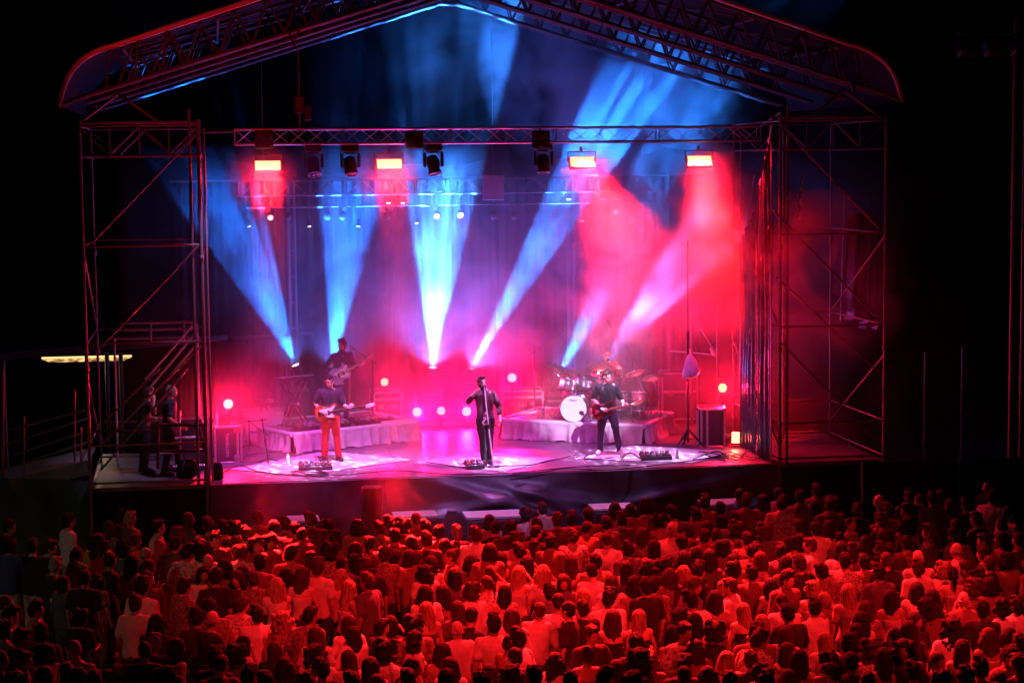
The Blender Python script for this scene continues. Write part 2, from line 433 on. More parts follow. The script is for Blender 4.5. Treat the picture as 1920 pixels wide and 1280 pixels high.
for k in range(13):
    x = -4.75+k*9.45/12
    for w in (-.18, .18):
        rod('upright', (x, RTY+w, rz-.165), (x, RTY+w, rz+.165), .014, steel, rt_, 6)
        if k < 12:
            xm = x+9.45/24
            rod('brace', (x+.06, RTY+w, rz-.16), (xm, RTY+w, rz+.16), .012, steel, rt_, 6); rod('brace', (xm, RTY+w, rz+.16), (x+9.45/12-.06, RTY+w, rz-.16), .012, steel, rt_, 6)
for k in range(6): rod('cross_bar', (-4.5+k*1.8, RTY-.18, rz-.165), (-4.5+k*1.8, RTY+.18, rz-.165), .012, steel, rt_, 6)
for x in (-4.2, 4.4):
    rod('hanging_wire', (x, RTY, rz+.165), (x, RTY-.5, low(x)-.03), .006, steel, rt_, 6)
# lamp bar below the rear truss
lb = thing('lamp_bar', 'thin pipe hung under the rear truss holding small round lamps', 'pipe', (0, RTY, 6.9), world=True)
rod('pipe', (-4.6, RTY-.1, 6.98), (4.75, RTY-.1, 6.98), .022, steel, lb)
for k in range(6): rod('drop_arm', (-4.4+k*1.75, RTY-.1, 6.98), (-4.4+k*1.75, RTY-.14, 7.24), .012, steel, lb, 6)

# chain hoists
for px, lab in ((562, 'dark chain hoist above the front truss left of centre'),):
    q = at(px, 240, y=FTY); h = thing('chain_hoist', lab, 'hoist', (q.x, FTY, fz+.2), group='chain hoists holding the front truss')
    box('motor_body', (0, 0, .42), (.2, .24, .34), blackpaint, h, bevel=.02); box('chain_bag', (.16, 0, .26), (.16, .2, .3), blackpaint, h, bevel=.03)
    rod('chain', (0, 0, .55), (0, 0, low(q.x)-fz-.3), .012, steel, h, 6); rod('hook', (0, 0, -.1), (0, 0, .3), .018, steel, h, 6)
    box('shackle', (0, 0, -.08), (.12, .3, .05), blackpaint, h)
for px, lab in ((550, 'black strap bracket under the left roof slope'), (1600, 'black strap bracket under the right roof slope')):
    q = at(px, 65 if px < 900 else 150, y=EY-.05); h = thing('roof_bracket', lab, 'bracket', (q.x, EY-.06, q.z), group='strap brackets under the roof edge')
    rod('strap', (-.1, 0, .08), (0, 0, -.16), .02, blackpaint, h, 6); rod('strap', (.12, 0, .12), (0, 0, -.16), .02, blackpaint, h, 6); box('clip', (0, 0, -.18), (.06, .06, .1), blackpaint, h)

# panel added for a blue patch of beam light in the smoke
q0 = at(925, 350, y=6.6)
sp_ = thing('beam_patch', 'pale blue lit banner panel hanging near the centre of the rear truss', 'panel', (q0.x, 6.6, 7.35))
beamblue = mat('beam blue panel', (.35, .38, .5), .7, 0, .1)
box('panel', (0, 0, .0), (.48, .03, .55), beamblue, sp_); rod('batten', (-.26, 0, .29), (.26, 0, .29), .02, steel, sp_); rod('hanging_wire', (0, 0, .29), (0, 0, 3.5), .005, steel, sp_, 6)

# ---------------------------------------------------------------- side drape (right) and sheets
dr = thing('side_drape', 'tall glossy black drape hung along the right side of the stage', 'drape', (5.45, 1, ZS), world=True)
for k, (ya, yb, za, zb) in enumerate(((.05, .95, 8.35, 7.3), (1.15, 2.15, 6.9, 6.2))):
    b = MB()
    def df(u, v, ya=ya, yb=yb, za=za, zb=zb, k=k):
        y = ya+(yb-ya)*u; z = ZS+.02+(za+(zb-za)*u-ZS)*v
        return Vector((5.42+.03*math.sin(u*2*PI*4.5+k)*(.7+.3*v)+.07*noise.noise(Vector((u*2, v*2.2, k))), y, z))
    b.grid(df, 80, 60); link('drape_panel', b.mesh('drape_panel', drapem, True), dr)
rod('drape_wire', (5.42, .02, 8.5), (5.42, .02, ZS), .012, alu, dr, 6); rod('drape_wire', (5.42, 2.2, 8.5), (5.42, 2.2, ZS+.6), .012, alu, dr, 6)
whitecloth = mat('white sheet scrap', (.6, .6, .66), .55, 0, .1)
for (a, b2, yy, wd) in (((1446, 238), (1440, 268), .02, 6), ((1440, 275), (1424, 345), .3, 11), ((1415, 330), (1396, 425), 1.9, 9), ((1441, 425), (1426, 488), .15, 12), ((1402, 460), (1398, 505), 2.15, 9)):
    m0, m1 = at(*a, y=yy), at(*b2, y=yy+.05); bb = MB()
    bb.grid(lambda u, v: m0.lerp(m1, v)+Vector((5.36-(m0.x+m1.x)/2+(m0.x+m1.x)/2-5.36+(u-.5)*wd/90*(1-.6*abs(2*v-1)), .25*(u-.5), .03*math.sin(u*7+v*9))), 6, 12)
    link('sheet_scrap', bb.mesh('sheet_scrap', whitecloth, True), dr)
hs = thing('hanging_sheet', 'dark blue sheet bunched up inside the right scaffold tower', 'sheet', at(1615, 430, y=3.0), world=True)
bluedark = mat('navy tarpaulin', (.08, .08, .2), .42, 0, .3, 4, .4, 10)
b = MB()
s0, s1, s2, s3 = at(1590, 400, y=3), at(1646, 400, y=3), at(1583, 600, y=3), at(1640, 620, y=3)
b.grid(lambda u, v: (s0.lerp(s1, u)).lerp(s2.lerp(s3, u), v)+Vector((0, .1*math.sin(u*14+v*2)*(.4+v)-.2*math.exp(-((v-.92)/.08)**2), .05*math.sin(u*9)*(v > .9))), 30, 30)
link('sheet', b.mesh('sheet', bluedark, True), hs); rod('sheet_pole', s0+Vector((-.08, 0, .4)), s2+Vector((-.08, 0, 0)), .015, alu, hs, 6)
st = thing('glint_strip', 'twisted pale strap hanging high inside the right tower', 'strap', at(1502, 335, y=2.2), world=True)
b = MB(); q0, q1 = at(1504, 328, y=2.2), at(1499, 412, y=2.2)
b.grid(lambda u, v: q0.lerp(q1, v)+Vector(((u-.5)*.06*math.cos(v*9), (u-.5)*.06*math.sin(v*9), 0)), 2, 40); link('strip_band', b.mesh('strip_band', whitecloth, True), st)
for k in range(3): box('glint_plate', q0.lerp(q1, .2+.28*k)+Vector((-.04, -.02, 0)), (.06, .03, .1), chrome, st)  # chrome plates added for the glints on the strip

# ---------------------------------------------------------------- left wing: stairs, ramp, canopy
# stair flight with pale hand rails
stw = thing('stair_rails', 'pale metal stair hand rails inside the left scaffold tower', 'railing', (-6.2, 2, ZS), world=True)
palemetal = mat('pale rail metal', (.5, .48, .55), .4, .5, .15)
for k, (a, b2) in enumerate((((226, 606), (366, 603)), ((222, 619), (370, 616)), ((212, 635), (374, 632)))):
    rod('rail', at(*a, y=2.6+.1*k), at(*b2, y=2.6+.1*k), .03, palemetal, stw)
for k, (a, b2) in enumerate((((362, 608), (272, 712)), ((368, 622), (282, 725)), ((372, 640), (318, 706)))):
    rod('sloping_rail', at(*a, y=2.62+.1*k), at(*b2, y=2.62+.1*k), .028, palemetal, stw)
for px in (283, 345): rod('stanchion', at(px, 600, y=2.75), at(px, 640, y=2.75), .02, palemetal, stw)
rod('stanchion', at(369, 606, y=2.7), (at(369, 606, y=2.7).x, 2.7, ZS), .025, palemetal, stw)
rod('stanchion', at(214, 634, y=2.7), (at(214, 634, y=2.7).x, 2.7, ZS), .025, palemetal, stw)
# front rail frame on the left wing
wr = thing('guard_rail', 'low dark guard rail at the front of the left wing platform', 'railing', (-6.4, .2, ZS), world=True)
for (a, b2, r_) in (((296, 796), (383, 796), .035), ((160, 808), (296, 808), .025), ((300, 845), (384, 845), .03), ((296, 800), (296, 878), .03), ((372, 798), (386, 850), .025)):
    rod('rail', at(*a, y=.15), at(*b2, y=.15), r_, blackpaint, wr)
rod('rail', at(328, 822, y=.45), at(376, 820, y=.45), .028, palemetal, wr); rod('rail', at(300, 850, y=.5), at(380, 843, y=.5), .03, palemetal, wr)
rod('rail', at(337, 770, y=.6), at(338, 845, y=.6), .02, palemetal, wr)
# ramp with railing at far left
rp = thing('ramp', 'pale sloping access ramp with a pipe railing at the far left', 'ramp', (-9, 1, 0), world=True)
A, B2 = at(-40, 912, y=1.2), at(170, 862, y=1.2)
b = MB()
b.grid(lambda u, v: Vector((A.x+(B2.x-A.x)*u, 1.2+1.8*v, A.z+(B2.z-A.z)*u)), 8, 4); link('ramp_deck', b.mesh('ramp_deck', concretem), rp)
b = MB(); b.grid(lambda u, v: Vector((A.x+(B2.x-A.x)*u, 1.195, A.z+(B2.z-A.z)*u-.28*v)), 8, 2); link('ramp_edge', b.mesh('ramp_edge', concretem), rp)
for k, (a, b2) in enumerate((((18, 806), (160, 768)), ((8, 834), (168, 783)), ((25, 852), (152, 812)), ((5, 880), (168, 828)))):
    rod('rail', at(*a, y=1.3+.5*(k % 2)), at(*b2, y=1.3+.5*(k % 2)), .025, steel, rp)
for px, y0, y1 in ((5, 690, 905), (45, 780, 895), (140, 730, 868), (152, 800, 868)):
    rod('rail_post', at(px, y0, y=1.35), at(px, y1, y=1.35), .035 if px < 10 else .022, steel, rp)
# green tarpaulin on the side
tp = MB(); q0, q1 = at(-60, 900, y=.6), at(168, 905, y=.6)
def tf(u, v):
    p = q0.lerp(q1, u); return Vector((p.x, .6-.9*v+.06*noise.noise(Vector((u*6, v*5, 2))), p.z*(1-v)+.05+.05*math.sin(u*12+v*4)*v))
tp.grid(tf, 40, 20); tag(link('tarpaulin', tp.mesh('tarpaulin', tarp, True)), 'dark green tarpaulin hanging under the ramp at the far left', 'tarpaulin')
# canopy roof with a lit strip lamp beyond the tower
cn = thing('canopy', 'dark flat canopy with a warm lit strip behind the left tower', 'canopy', at(90, 660, y=9), world=True)
c0, c1 = at(-60, 668, y=8), at(175, 634, y=8)
b = MB(); b.grid(lambda u, v: Vector((c0.x+(c1.x+5-c0.x)*u, 8+3*v, c0.z+(c1.z-c0.z)*u*.9)), 6, 2); link('canopy_roof', b.mesh('canopy_roof', blackpaint), cn)
for k in range(4):
    rod('canopy_beam', c0+Vector((0, .02*k, -.05*k)), c1+Vector((3, .02*k, -.02-.03*k)), .022, steel, cn, 6)
warm = mat('warm strip lamp', (.9, .8, .6), .5, emit=(1, .62, .22), estr=2.2)
n_ = warm.node_tree; bb = n_.nodes['Principled BSDF']
tcx = n_.nodes.new('ShaderNodeTexCoord'); mpx = n_.nodes.new('ShaderNodeMapping'); mpx.inputs['Scale'].default_value = (7, 7, 16)
nz = n_.nodes.new('ShaderNodeTexNoise'); nz.inputs['Scale'].default_value = 1; nz.inputs['Detail'].default_value = 6
mr = n_.nodes.new('ShaderNodeMapRange'); mr.inputs[1].default_value = .42; mr.inputs[2].default_value = .62; mr.inputs[3].default_value = .02; mr.inputs[4].default_value = 1.3
n_.links.new(tcx.outputs['Object'], mpx.inputs[0]); n_.links.new(mpx.outputs[0], nz.inputs['Vector']); n_.links.new(nz.outputs['Fac'], mr.inputs[0]); n_.links.new(mr.outputs[0], bb.inputs['Emission Strength'])
e0, e1 = at(78, 671, y=9), at(247, 667, y=9)
warmtube = mat('warm tube lamp', (.9, .8, .6), .5, emit=(1, .62, .25), estr=1.6)
rod('lamp_tube', e0, e1, .022, warmtube, cn, 6)
spot((e0+e1)/2+Vector((0, -.15, -.2)), (e0+e1)/2+Vector((0, -4, -4)), (1, .7, .35), 35, 150, .9, .3)
b = MB(); b.grid(lambda u, v: e0.lerp(e1, u)+Vector((.16*v*(1-2*u)*1.2, -.08*v, -.03-.07*v)), 30, 4); link('lamp_diffuser', b.mesh('lamp_diffuser', warm), cn)
for px in (5, 200, 226): rod('canopy_post', at(px, 660, y=8.2), Vector((at(px, 660, y=8.2).x, 8.2, 0)), .05, steel, cn)

# ---------------------------------------------------------------- right side darkness: mast, fence, barrier
ms = thing('lamp_mast', 'tall dark mast with unlit floodlights at the far right', 'mast', at(1897, 860, y=0)*1, world=True)
mx = at(1897, 600, y=0).x
rod('mast_pole', (mx, 0, 0), (mx, 0, 10.6), .05, steel, ms); rod('mast_pole', (mx+.22, 0, 0), (mx+.22, 0, 10.6), .04, steel, ms)
for z in range(12): rod('rung', (mx, 0, .6+z*.85), (mx+.22, 0, .6+z*.85), .015, steel, ms, 6)
rod('cross_arm', (mx-1.2, 0, 10.3), (mx+1.2, 0, 10.3), .03, steel, ms)
for k in range(4):
    x = mx-1.0+.55*k; box('floodlight', (x, -.05, 10.05), (.42, .3, .3), blackpaint, ms, Matrix.Rotation(-.4, 4, 'X'), .03)
    rod('yoke', (x, 0, 10.3), (x, -.02, 10.1), .02, steel, ms, 6)
for px, y0, lab in ((1735, 660, 'thin fence post right of the right tower'), (1805, 650, 'pale fence post between the right tower and the mast')):
    q = at(px, y0, y=3); p = thing('fence_post', lab, 'post', (q.x, 3, 0), group='posts right of the right tower'); rod('post', (0, 0, 0), (0, 0, q.z), .03, steel, p); box('base_plate', (0, 0, .02), (.25, .25, .04), steel, p)
br = thing('barrier_wall', 'long black cloth barrier on the ground right of the stage', 'barrier', (9, -.5, 0), world=True)
q = at(1615, 868, y=-.4)
b = MB(); b.grid(lambda u, v: Vector((q.x+8*u, -.4+.04*math.sin(u*60), .02+(q.z-.02)*v)), 100, 6); link('barrier_cloth', b.mesh('barrier_cloth', curtain, True), br)
rod('barrier_post', (q.x, -.45, 0), (q.x, -.45, q.z+.03), .028, alu, br)
for k in range(1, 5): rod('barrier_post', (q.x+2*k, -.45, 0), (q.x+2*k, -.45, q.z+.02), .02, steel, br)
# ================================================================== LAMPS
BLUE = (.012, .24, 1.0); ICE = (.42, .62, 1.0); RED = (1, .0015, .008); REDW = (1, .004, .03); REDP = (1, .003, .09)
def glow(name, col, s): return mat(name, (.8, .8, .8), .4, emit=col, estr=s)
redled = glow('red led lens', (1, .27, .11), 6.5)
redface = glow('red led face', (1, .012, .008), 3.0)
blueled = glow('blue beam lens', (.5, .75, 1), 30.)
smallblue = glow('small blue lens', (.5, .75, 1), 8.)
warmled = glow('warm lens', (1, .35, .22), 3.)
darklens = mat('dark glass lens', (.03, .03, .035), .08, 0, .1)

# red wash panels under the front truss
def wash_panel(px, py, lab, tilt, aim, watts, spread=26):
    q = at(px, py, y=FTY-.1)
    t = thing('wash_panel', lab, 'stage light', (q.x, FTY-.1, q.z), group='red wash panels on the front truss')
    Rx = Matrix.Rotation(tilt, 4, 'X')
    box('housing', Rx @ Vector((0, .07, 0)), (.54, .1, .25), blackpaint, t, Rx, .015)
    box('led_face', Rx @ Vector((0, .014, 0)), (.5, .012, .21), redface, t, Rx, .003)
    b = MB()
    for i in range(12):
        for j in range(5):
            b.lathe([(.0165, 0), (.0165, .006), (.012, .01), (.001, .011)], 8, Matrix.Translation((-.225+.041*i, .007, -.082+.041*j)) @ Matrix.Rotation(PI/2, 4, 'X'))
    tag(link('led_lenses', b.mesh('led_lenses', redled), t, Rx), kind='stuff')
    for sx in (-1, 1): rod('yoke_arm', (sx*.285, .06, 0), (sx*.285, .06, .2), .014, blackpaint, t, 6)
    rod('yoke_bar', (-.285, .06, .2), (.285, .06, .2), .014, blackpaint, t, 6); rod('clamp', (0, .1, .2), (0, .1, .3), .03, blackpaint, t)
    c = q+Vector((0, -.08, -.02))
    l = bpy.data.lights.new('wash_light', 'AREA'); l.shape = 'RECTANGLE'; l.size = .5; l.size_y = .2; l.energy = watts; l.color = (1, .005, .006); l.spread = R(spread)
    o = bpy.data.objects.new('wash_light', l); COL.objects.link(o); o.location = c; o.rotation_euler = (Vector(aim)-c).to_track_quat('-Z', 'Y').to_euler()
    spot(c+Vector((0, -.02, 0)), (c.x*1.1, -8.5, 1.5), RED, 3800, 104, .9, .2)
wash_panel(502, 310, 'leftmost glowing red panel of small lamps under the front truss', -.5, (-4.4, -1.5, 4.4), 1700, 14)
wash_panel(730, 307, 'glowing red panel under the truss above the back riser guitarist', -.5, (-1.95, -1.5, 4.4), 1700, 14)
wash_panel(1092, 303, 'glowing red panel under the truss above the drum kit', -.4, (3.7, 3.9, 5.0), 2300, 46)
wash_panel(1312, 301, 'rightmost glowing red panel of small lamps under the front truss', -.4, (5.1, 3.1, 5.0), 1700, 46)

def moving_head(name, lab, p, aim, floor, lit, group, s=1.0):
    """base, yoke with two arms, tilting head with lens; base on the floor or clamped above"""
    t = thing(name, lab, 'stage light', p, group=group); k = 1 if floor else -1
    box('base', (0, 0, k*.07*s), (.3*s, .26*s, .13*s), blackplastic, t, bevel=.02*s)
    rod('turntable', (0, 0, k*.135*s), (0, 0, k*.165*s), .1*s, blackplastic, t, 12)
    hc = Vector((0, 0, k*.36*s))
    for sx in (-1, 1): box('yoke_arm', (sx*.15*s, 0, k*.28*s), (.05*s, .12*s, .25*s), blackplastic, t, bevel=.015*s)
    d = (Vector(aim)-(Vector(p)+hc)).normalized(); Q = d.to_track_quat('Z', 'Y').to_matrix().to_4x4()
    b = MB(); b.lathe([(.05*s, -.16*s), (.1*s, -.13*s), (.115*s, -.02*s), (.105*s, .1*s), (.12*s, .16*s), (.118*s, .175*s), (.095*s, .176*s), (.09*s, .14*s)], 16)
    hd = link('head', b.mesh('head', blackplastic, True), t, Matrix.Translation(hc) @ Q)
    b = MB(); b.lathe([(.092*s, .15*s), (.08*s, .165*s), (.04*s, .172*s), (.001, .175*s)], 16)
    link('lens', b.mesh('lens', lit, True), hd, Matrix.Translation(hc) @ Q)
    return Vector(p)+hc+d*(.21*s), d
MY = 7.0
GF = 'moving head lamps on the stage floor'
def beam(px, py, lab, aim_px, watts, size, col, gs=16., ay=None, y=MY, lo=.02, hi=2.5):
    q = at(px, py, y=y); tgt = at(*aim_px, y=(y-.1) if ay is None else ay)
    base = q-Vector((0, 0, .36))
    ped = max(0, base.z-ZS)
    p, d = moving_head('moving_head', lab, base, tgt, True, blueled, GF)
    if ped > .08:
        cs = thing('lamp_plinth', 'black plinth box carrying the '+lab, 'plinth', (base.x, base.y, ZS), group='black plinths under the floor lamps')
        box('plinth_box', (0, 0, ped/2), (.42, .42, ped-.004), blackpaint, cs, bevel=.02); box('plinth_lip', (0, 0, ped-.05), (.44, .44, .03), steel, cs)
    spot(p, tgt, col, watts, size, .22, .045, 'rays', gs, lo, hi)
    spot(p, tgt, (.08, .14, 1), watts*.009, 150, 1.0, .06)          # spill round the lens
    return p
beam(560, 697, 'blue beam lamp glowing behind the keyboard at left', (442, 430), 36000, 27, (.004, .155, 1), 20)
beam(622, 705, 'blue beam lamp behind the two left guitarists', (652, 420), 56000, 23, (.008, .165, 1), 24)
beam(811, 703, 'bright white blue beam lamp at centre pointing straight up', (822, 380), 200000, 26, (.03, .205, 1), 21)
beam(877, 703, 'bright beam lamp behind the singer tilted to the right', (1052, 390), 145000, 14, (.014, .185, 1), 34)
beam(1040, 716, 'blue beam lamp shining past the left cymbals', (1135, 540), 28000, 20, (.02, .2, 1), 26)
beam(1112, 706, 'blue beam lamp shining behind the drummer', (1436, 300), 26000, 15, (.02, .2, 1), 30, ay=.5, y=6.4)

# red round floor lamps
def par(px, py, y, lab, watts, rad=.085, face=(0, -1, .08), stand=True, big=True):
    q = at(px, py, y=y); t = thing('floor_lamp', lab, 'stage light', q, group='round red lamps standing at floor level')
    d = Vector(face).normalized(); Q = d.to_track_quat('Z', 'Y').to_matrix().to_4x4()
    b = MB(); b.lathe([(.04, -.2), (rad*.95, -.16), (rad*1.15, -.02), (rad*1.2, .012), (rad*1.08, .014), (rad*1.05, -.01)], 18); can = link('can', b.mesh('can', blackpaint, True), t, Q)
    b = MB(); b.lathe([(rad*1.06, -.007), (.001, -.004)], 18); link('lamp_face', b.mesh('lamp_face', redface), can, Q)
    b = MB()
    for ring, n in ((0, 1), (.42, 6), (.82, 12)):
        for k in range(n):
            a = 2*PI*k/n; b.lathe([(rad*.15, -.006), (rad*.13, .006), (.001, .009)], 8, Matrix.Translation((rad*ring*math.cos(a), rad*ring*math.sin(a), 0)))
    tag(link('led_lenses', b.mesh('led_lenses', redled), can, Q), kind='stuff')
    rod('yoke', (-rad*1.3, 0, 0), (-rad*1.3, 0, -rad*2), .012, blackpaint, t, 6); rod('yoke', (rad*1.3, 0, 0), (rad*1.3, 0, -rad*2), .012, blackpaint, t, 6)
    rod('yoke_foot', (-rad*1.3, 0, -rad*2), (rad*1.3, 0, -rad*2), .014, blackpaint, t, 6)
    if stand:
        rod('stand_pole', (0, 0, -rad*2), (0, 0, ZS-q.z+.02), .018, blackpaint, t); rod('stand_foot', (-.2, 0, ZS-q.z+.02), (.2, 0, ZS-q.z+.02), .016, blackpaint, t, 6); rod('stand_foot', (0, -.2, ZS-q.z+.025), (0, .2, ZS-q.z+.025), .016, blackpaint, t, 6)
    spot(q+d*.06, q+d*4, REDP if 700 < px < 970 else REDW, watts*5.5, 165, .9, .07)
    return q

par(428, 757, 2.9, 'glowing red lamp behind the lettered flight case at left', 260, .095)
par(721, 716, 6.6, 'round red lamp right of the back riser guitarist', 70, .085)
par(782, 772, 6.5, 'left lamp of the three red floor lamps at the rear centre', 300, .1)
par(827, 770, 6.5, 'middle lamp of the three red floor lamps at the rear centre', 80, .09)
par(875, 771, 6.5, 'right lamp of the three red floor lamps beside the singer', 260, .1)
par(960, 708, 6.6, 'glowing red lamp above the right flight case', 260, .095)
par(1355, 727, 3.2, 'glowing red lamp left of the glossy side drape', 170, .095)
# slotted flood on the floor at right
q = at(1379, 820, y=2.2); t = thing('floor_flood', 'small slotted flood lamp glowing orange on the floor by the drape', 'stage light', (q.x, 2.2, q.z-.12))
Rz = Matrix.Rotation(-.35, 4, 'Z') @ Matrix.Rotation(-.25, 4, 'X')
box('housing', Rz @ Vector((0, .06, .12)), (.2, .1, .26), blackpaint, t, Rz, .015)
orange = glow('orange lens', (1, .3, .12), 6.)
for k in range(4): box('lamp_slot', Rz @ Vector((0, .0, .03+.06*k)), (.16, .02, .045), orange, t, Rz, .004)
rod('bracket', (-.11, .06, 0), (-.11, .06, .14), .012, blackpaint, t, 6); rod('bracket', (.11, .06, 0), (.11, .06, .14), .012, blackpaint, t, 6)
spot(q+Vector((-.05, -.1, 0)), (2, -3, 2), (1, .1, .05), 40, 120, .8, .08)

# small round lamps on the bar under the rear truss
def bar_lamp(px, py, lab, lens, watts=0, col=BLUE, aim=None, size=18, r=.075):
    q = at(px, py, y=RTY-.16); t = thing('bar_lamp', lab, 'stage light', q, group='small round lamps under the rear truss')
    d = ((Vector(aim)-q) if aim else Vector((0, -1, -.45))).normalized(); Q = d.to_track_quat('Z', 'Y').to_matrix().to_4x4()
    b = MB(); b.lathe([(r*.5, -.17), (r*1.05, -.13), (r*1.12, .0), (r*1.0, .005)], 14); c = link('can', b.mesh('can', blackpaint, True), t, Q)
    b = MB(); b.lathe([(r*1.02, -.004), (r*.7, .012), (.001, .018)], 14); link('lens', b.mesh('lens', lens, True), c, Q)
    z = 6.96-q.z
    if abs(z) < .5:
        rod('yoke', (-r*1.2, .03, 0), (-r*1.2, .05, z), .009, blackpaint, t, 6); rod('yoke', (r*1.2, .03, 0), (r*1.2, .05, z), .009, blackpaint, t, 6)
    if watts: spot(q+d*.05, q+d*3, col, watts, size, .3, .03, 'rays', 20)
warm_n = {507: 'glowing warm lamp below the leftmost red panel', 819: 'left one of two warm lamps glowing above the centre beam', 864: 'right one of two warm lamps glowing above the centre beam', 1155: 'glowing warm lamp below the red panel over the drums'}
for px, py in ((507, 408), (819, 405), (864, 403), (1155, 397)):
    bar_lamp(px, py, warm_n[px], warmled, 60, (1, .2, .3), size=60)
for px, lab in ((540, 'unlit lamp just right of the leftmost warm lamp'), (614, 'left one of two unlit lamps above the back riser guitarist'), (643, 'right one of two unlit lamps above the back riser guitarist'), (725, 'unlit lamp below the second red panel'), (927, 'unlit lamp below the hanging pale panel'), (965, 'unlit lamp just right of the hanging pale panel')):
    bar_lamp(px, 406, lab, darklens)
for px, py, lab, w_, ax in ((467, 424, 'tiny blue lamp at the left end of the lamp bar', 700, (-3.4, 6.5, 3)), (580, 424, 'tiny blue lamp third from the left on the lamp bar', 420, (-2.9, 6.5, 3)), (672, 424, 'tiny blue lamp above and right of the back riser guitarist', 420, (-2.4, 6.5, 3)), (781, 418, 'tiny white lamp left of the two warm lamps', 120, (-.5, 5.5, 3)), (1187, 409, 'tiny white lamp above the drummer right of the smoke', 500, (3.5, 6, 3)), (1092, 414, 'tiny white lamp hanging left of the drummer', 90, (2.4, 6, 3))):
    bar_lamp(px, py, lab, smallblue, w_, BLUE, ax, 14, .045)
for px, lab in ((728, 'flat white lamp left of the white beam'), (755, 'flat white lamp right beside the white beam edge'), (1066, 'flat white lamp at the edge of the tilted beam'), (1130, 'flat white lamp left of the warm smoke'), (1155, 'flat white lamp over the warm smoke')):
    q = at(px, 373 if px > 800 else 380, y=RTY-.3)
    t = thing('slim_lamp', lab, 'stage light', q, group='flat white lamps under the rear truss')
    box('can', (0, 0, .05), (.1, .12, .1), blackpaint, t); box('lens', (0, -.02, -.008), (.08, .1, .014), smallblue, t); rod('hanger', (0, 0, .1), (0, 0, 6.97-q.z if q.z < 6.9 else .1), .01, blackpaint, t, 6)

# dark moving heads and blinders on the front truss
GH = 'dark moving heads hung under the front truss'
for px, lab, ax in ((587, 'dark moving head right of the leftmost red panel', (-3, -.5, 3)), (656, 'dark moving head left of the second red panel', (-2, 0, 2)), (812, 'hazy dark moving head near the centre of the front truss', (-.2, .5, 2)), (1018, 'dark moving head left of the red panel over the drums', (1.5, .5, 2))):
    q = at(px, 276, y=FTY); moving_head('moving_head', lab, (q.x, FTY, 8.3), ax, False, darklens, GH, 1.15)
for px, lab in ((495, 'dark four lens blinder above the leftmost red panel'), (777, 'dark four lens blinder right of the second red panel'), (1015, 'dark four lens blinder left of the third red panel')):
    q = at(px, 262, y=FTY-.2); t = thing('blinder', lab, 'stage light', q, group='four lens blinders on the front truss')
    box('housing', (0, .08, 0), (.36, .12, .36), blackpaint, t, bevel=.02)
    for a in (-1, 1):
        for c in (-1, 1):
            b = MB(); b.lathe([(.075, 0), (.078, .02), (.065, .022), (.04, .008), (.001, .004)], 14); link('lens', b.mesh('lens', darklens, True), t, Matrix.Translation((a*.088, .018, c*.088)) @ Matrix.Rotation(PI/2, 4, 'X'))
    rod('clamp', (0, .12, .15), (0, .16, .25), .025, blackpaint, t)

# front of house spots on a tower behind the crowd
def foh(tx, ty, w_, sz, col, tz=.5): spot((tx*.5+1.5, -19, 15.5), (tx, ty, ZS+tz), col, w_, sz, .6, .06)
foh(-3.1, 1.7, 17000, 6.0, (1, .20, .42)); foh(-.1, .9, 15000, 5.0, (1, .20, .5)); foh(2.5, 1.5, 12000, 6.0, (1, .12, .3)); foh(2.55, 4.2, 80000, 6, (.75, .5, 1), .95); foh(-2.4, 4.0, 12000, 8, (.6, .4, 1)); foh(.2, -.1, 9000, 9, (.55, .25, 1), -.9)
# violet spot added in place of stage spill on the left wing
spot((-4.7, -.6, 8.4), (-6.5, 1.4, 2.9), (.55, .32, .85), 900, 30, .8, .1)
# top light from the front edge of the roof, with a dotted gobo on the deck
DW = (.68, .42, 1.0)
for tx, ty, w_, sz in ((-3.5, 1.2, 7000, 25), (-2.0, 2.3, 5500, 20), (.05, 1.0, 11000, 18), (2.9, 1.4, 7500, 27), (4.0, .9, 2200, 16)):
    spot((tx*.9+.2, .0, 8.75), (tx, ty, ZS), DW, w_, sz, .75, .02, 'dots', 30, .35, 3.4)
for tx, w_ in ((-3.5, 6000), (0, 6000), (3.0, 1500)): spot((tx, -.3, 8.9), (tx, 2.0, ZS), (.8, .08, .8), w_, 48, .9, .1)
for tx in (-3.6, -1.55, .0, 2.4, 4.6): spot((tx, .1, 8.9), (tx, -.75, 1.36), (.55, .33, 1), 2600 if abs(tx) < 3 else 900, 15, .5, .05)
# ================================================================== THINGS ON STAGE
def rug(cs, lab):
    r = MB(); pts = [at(*c, z=ZS+.005) for c in cs]
    r.prism([(p.x, p.y) for p in pts], ZS+.006, ZS+.018); tag(link('rug', r.mesh('rug', rugm, bevel=.004), None), lab, 'rug', 'pale rugs on the stage')
rug([(775, 868), (905, 847), (1040, 860), (945, 884)], 'pale rug under the singer')
rug([(432, 880), (610, 846), (770, 862), (560, 892)], 'pale rug under the bassist at left')
rug([(1078, 860), (1185, 836), (1372, 846), (1300, 868)], 'pale rug under the right guitarist')

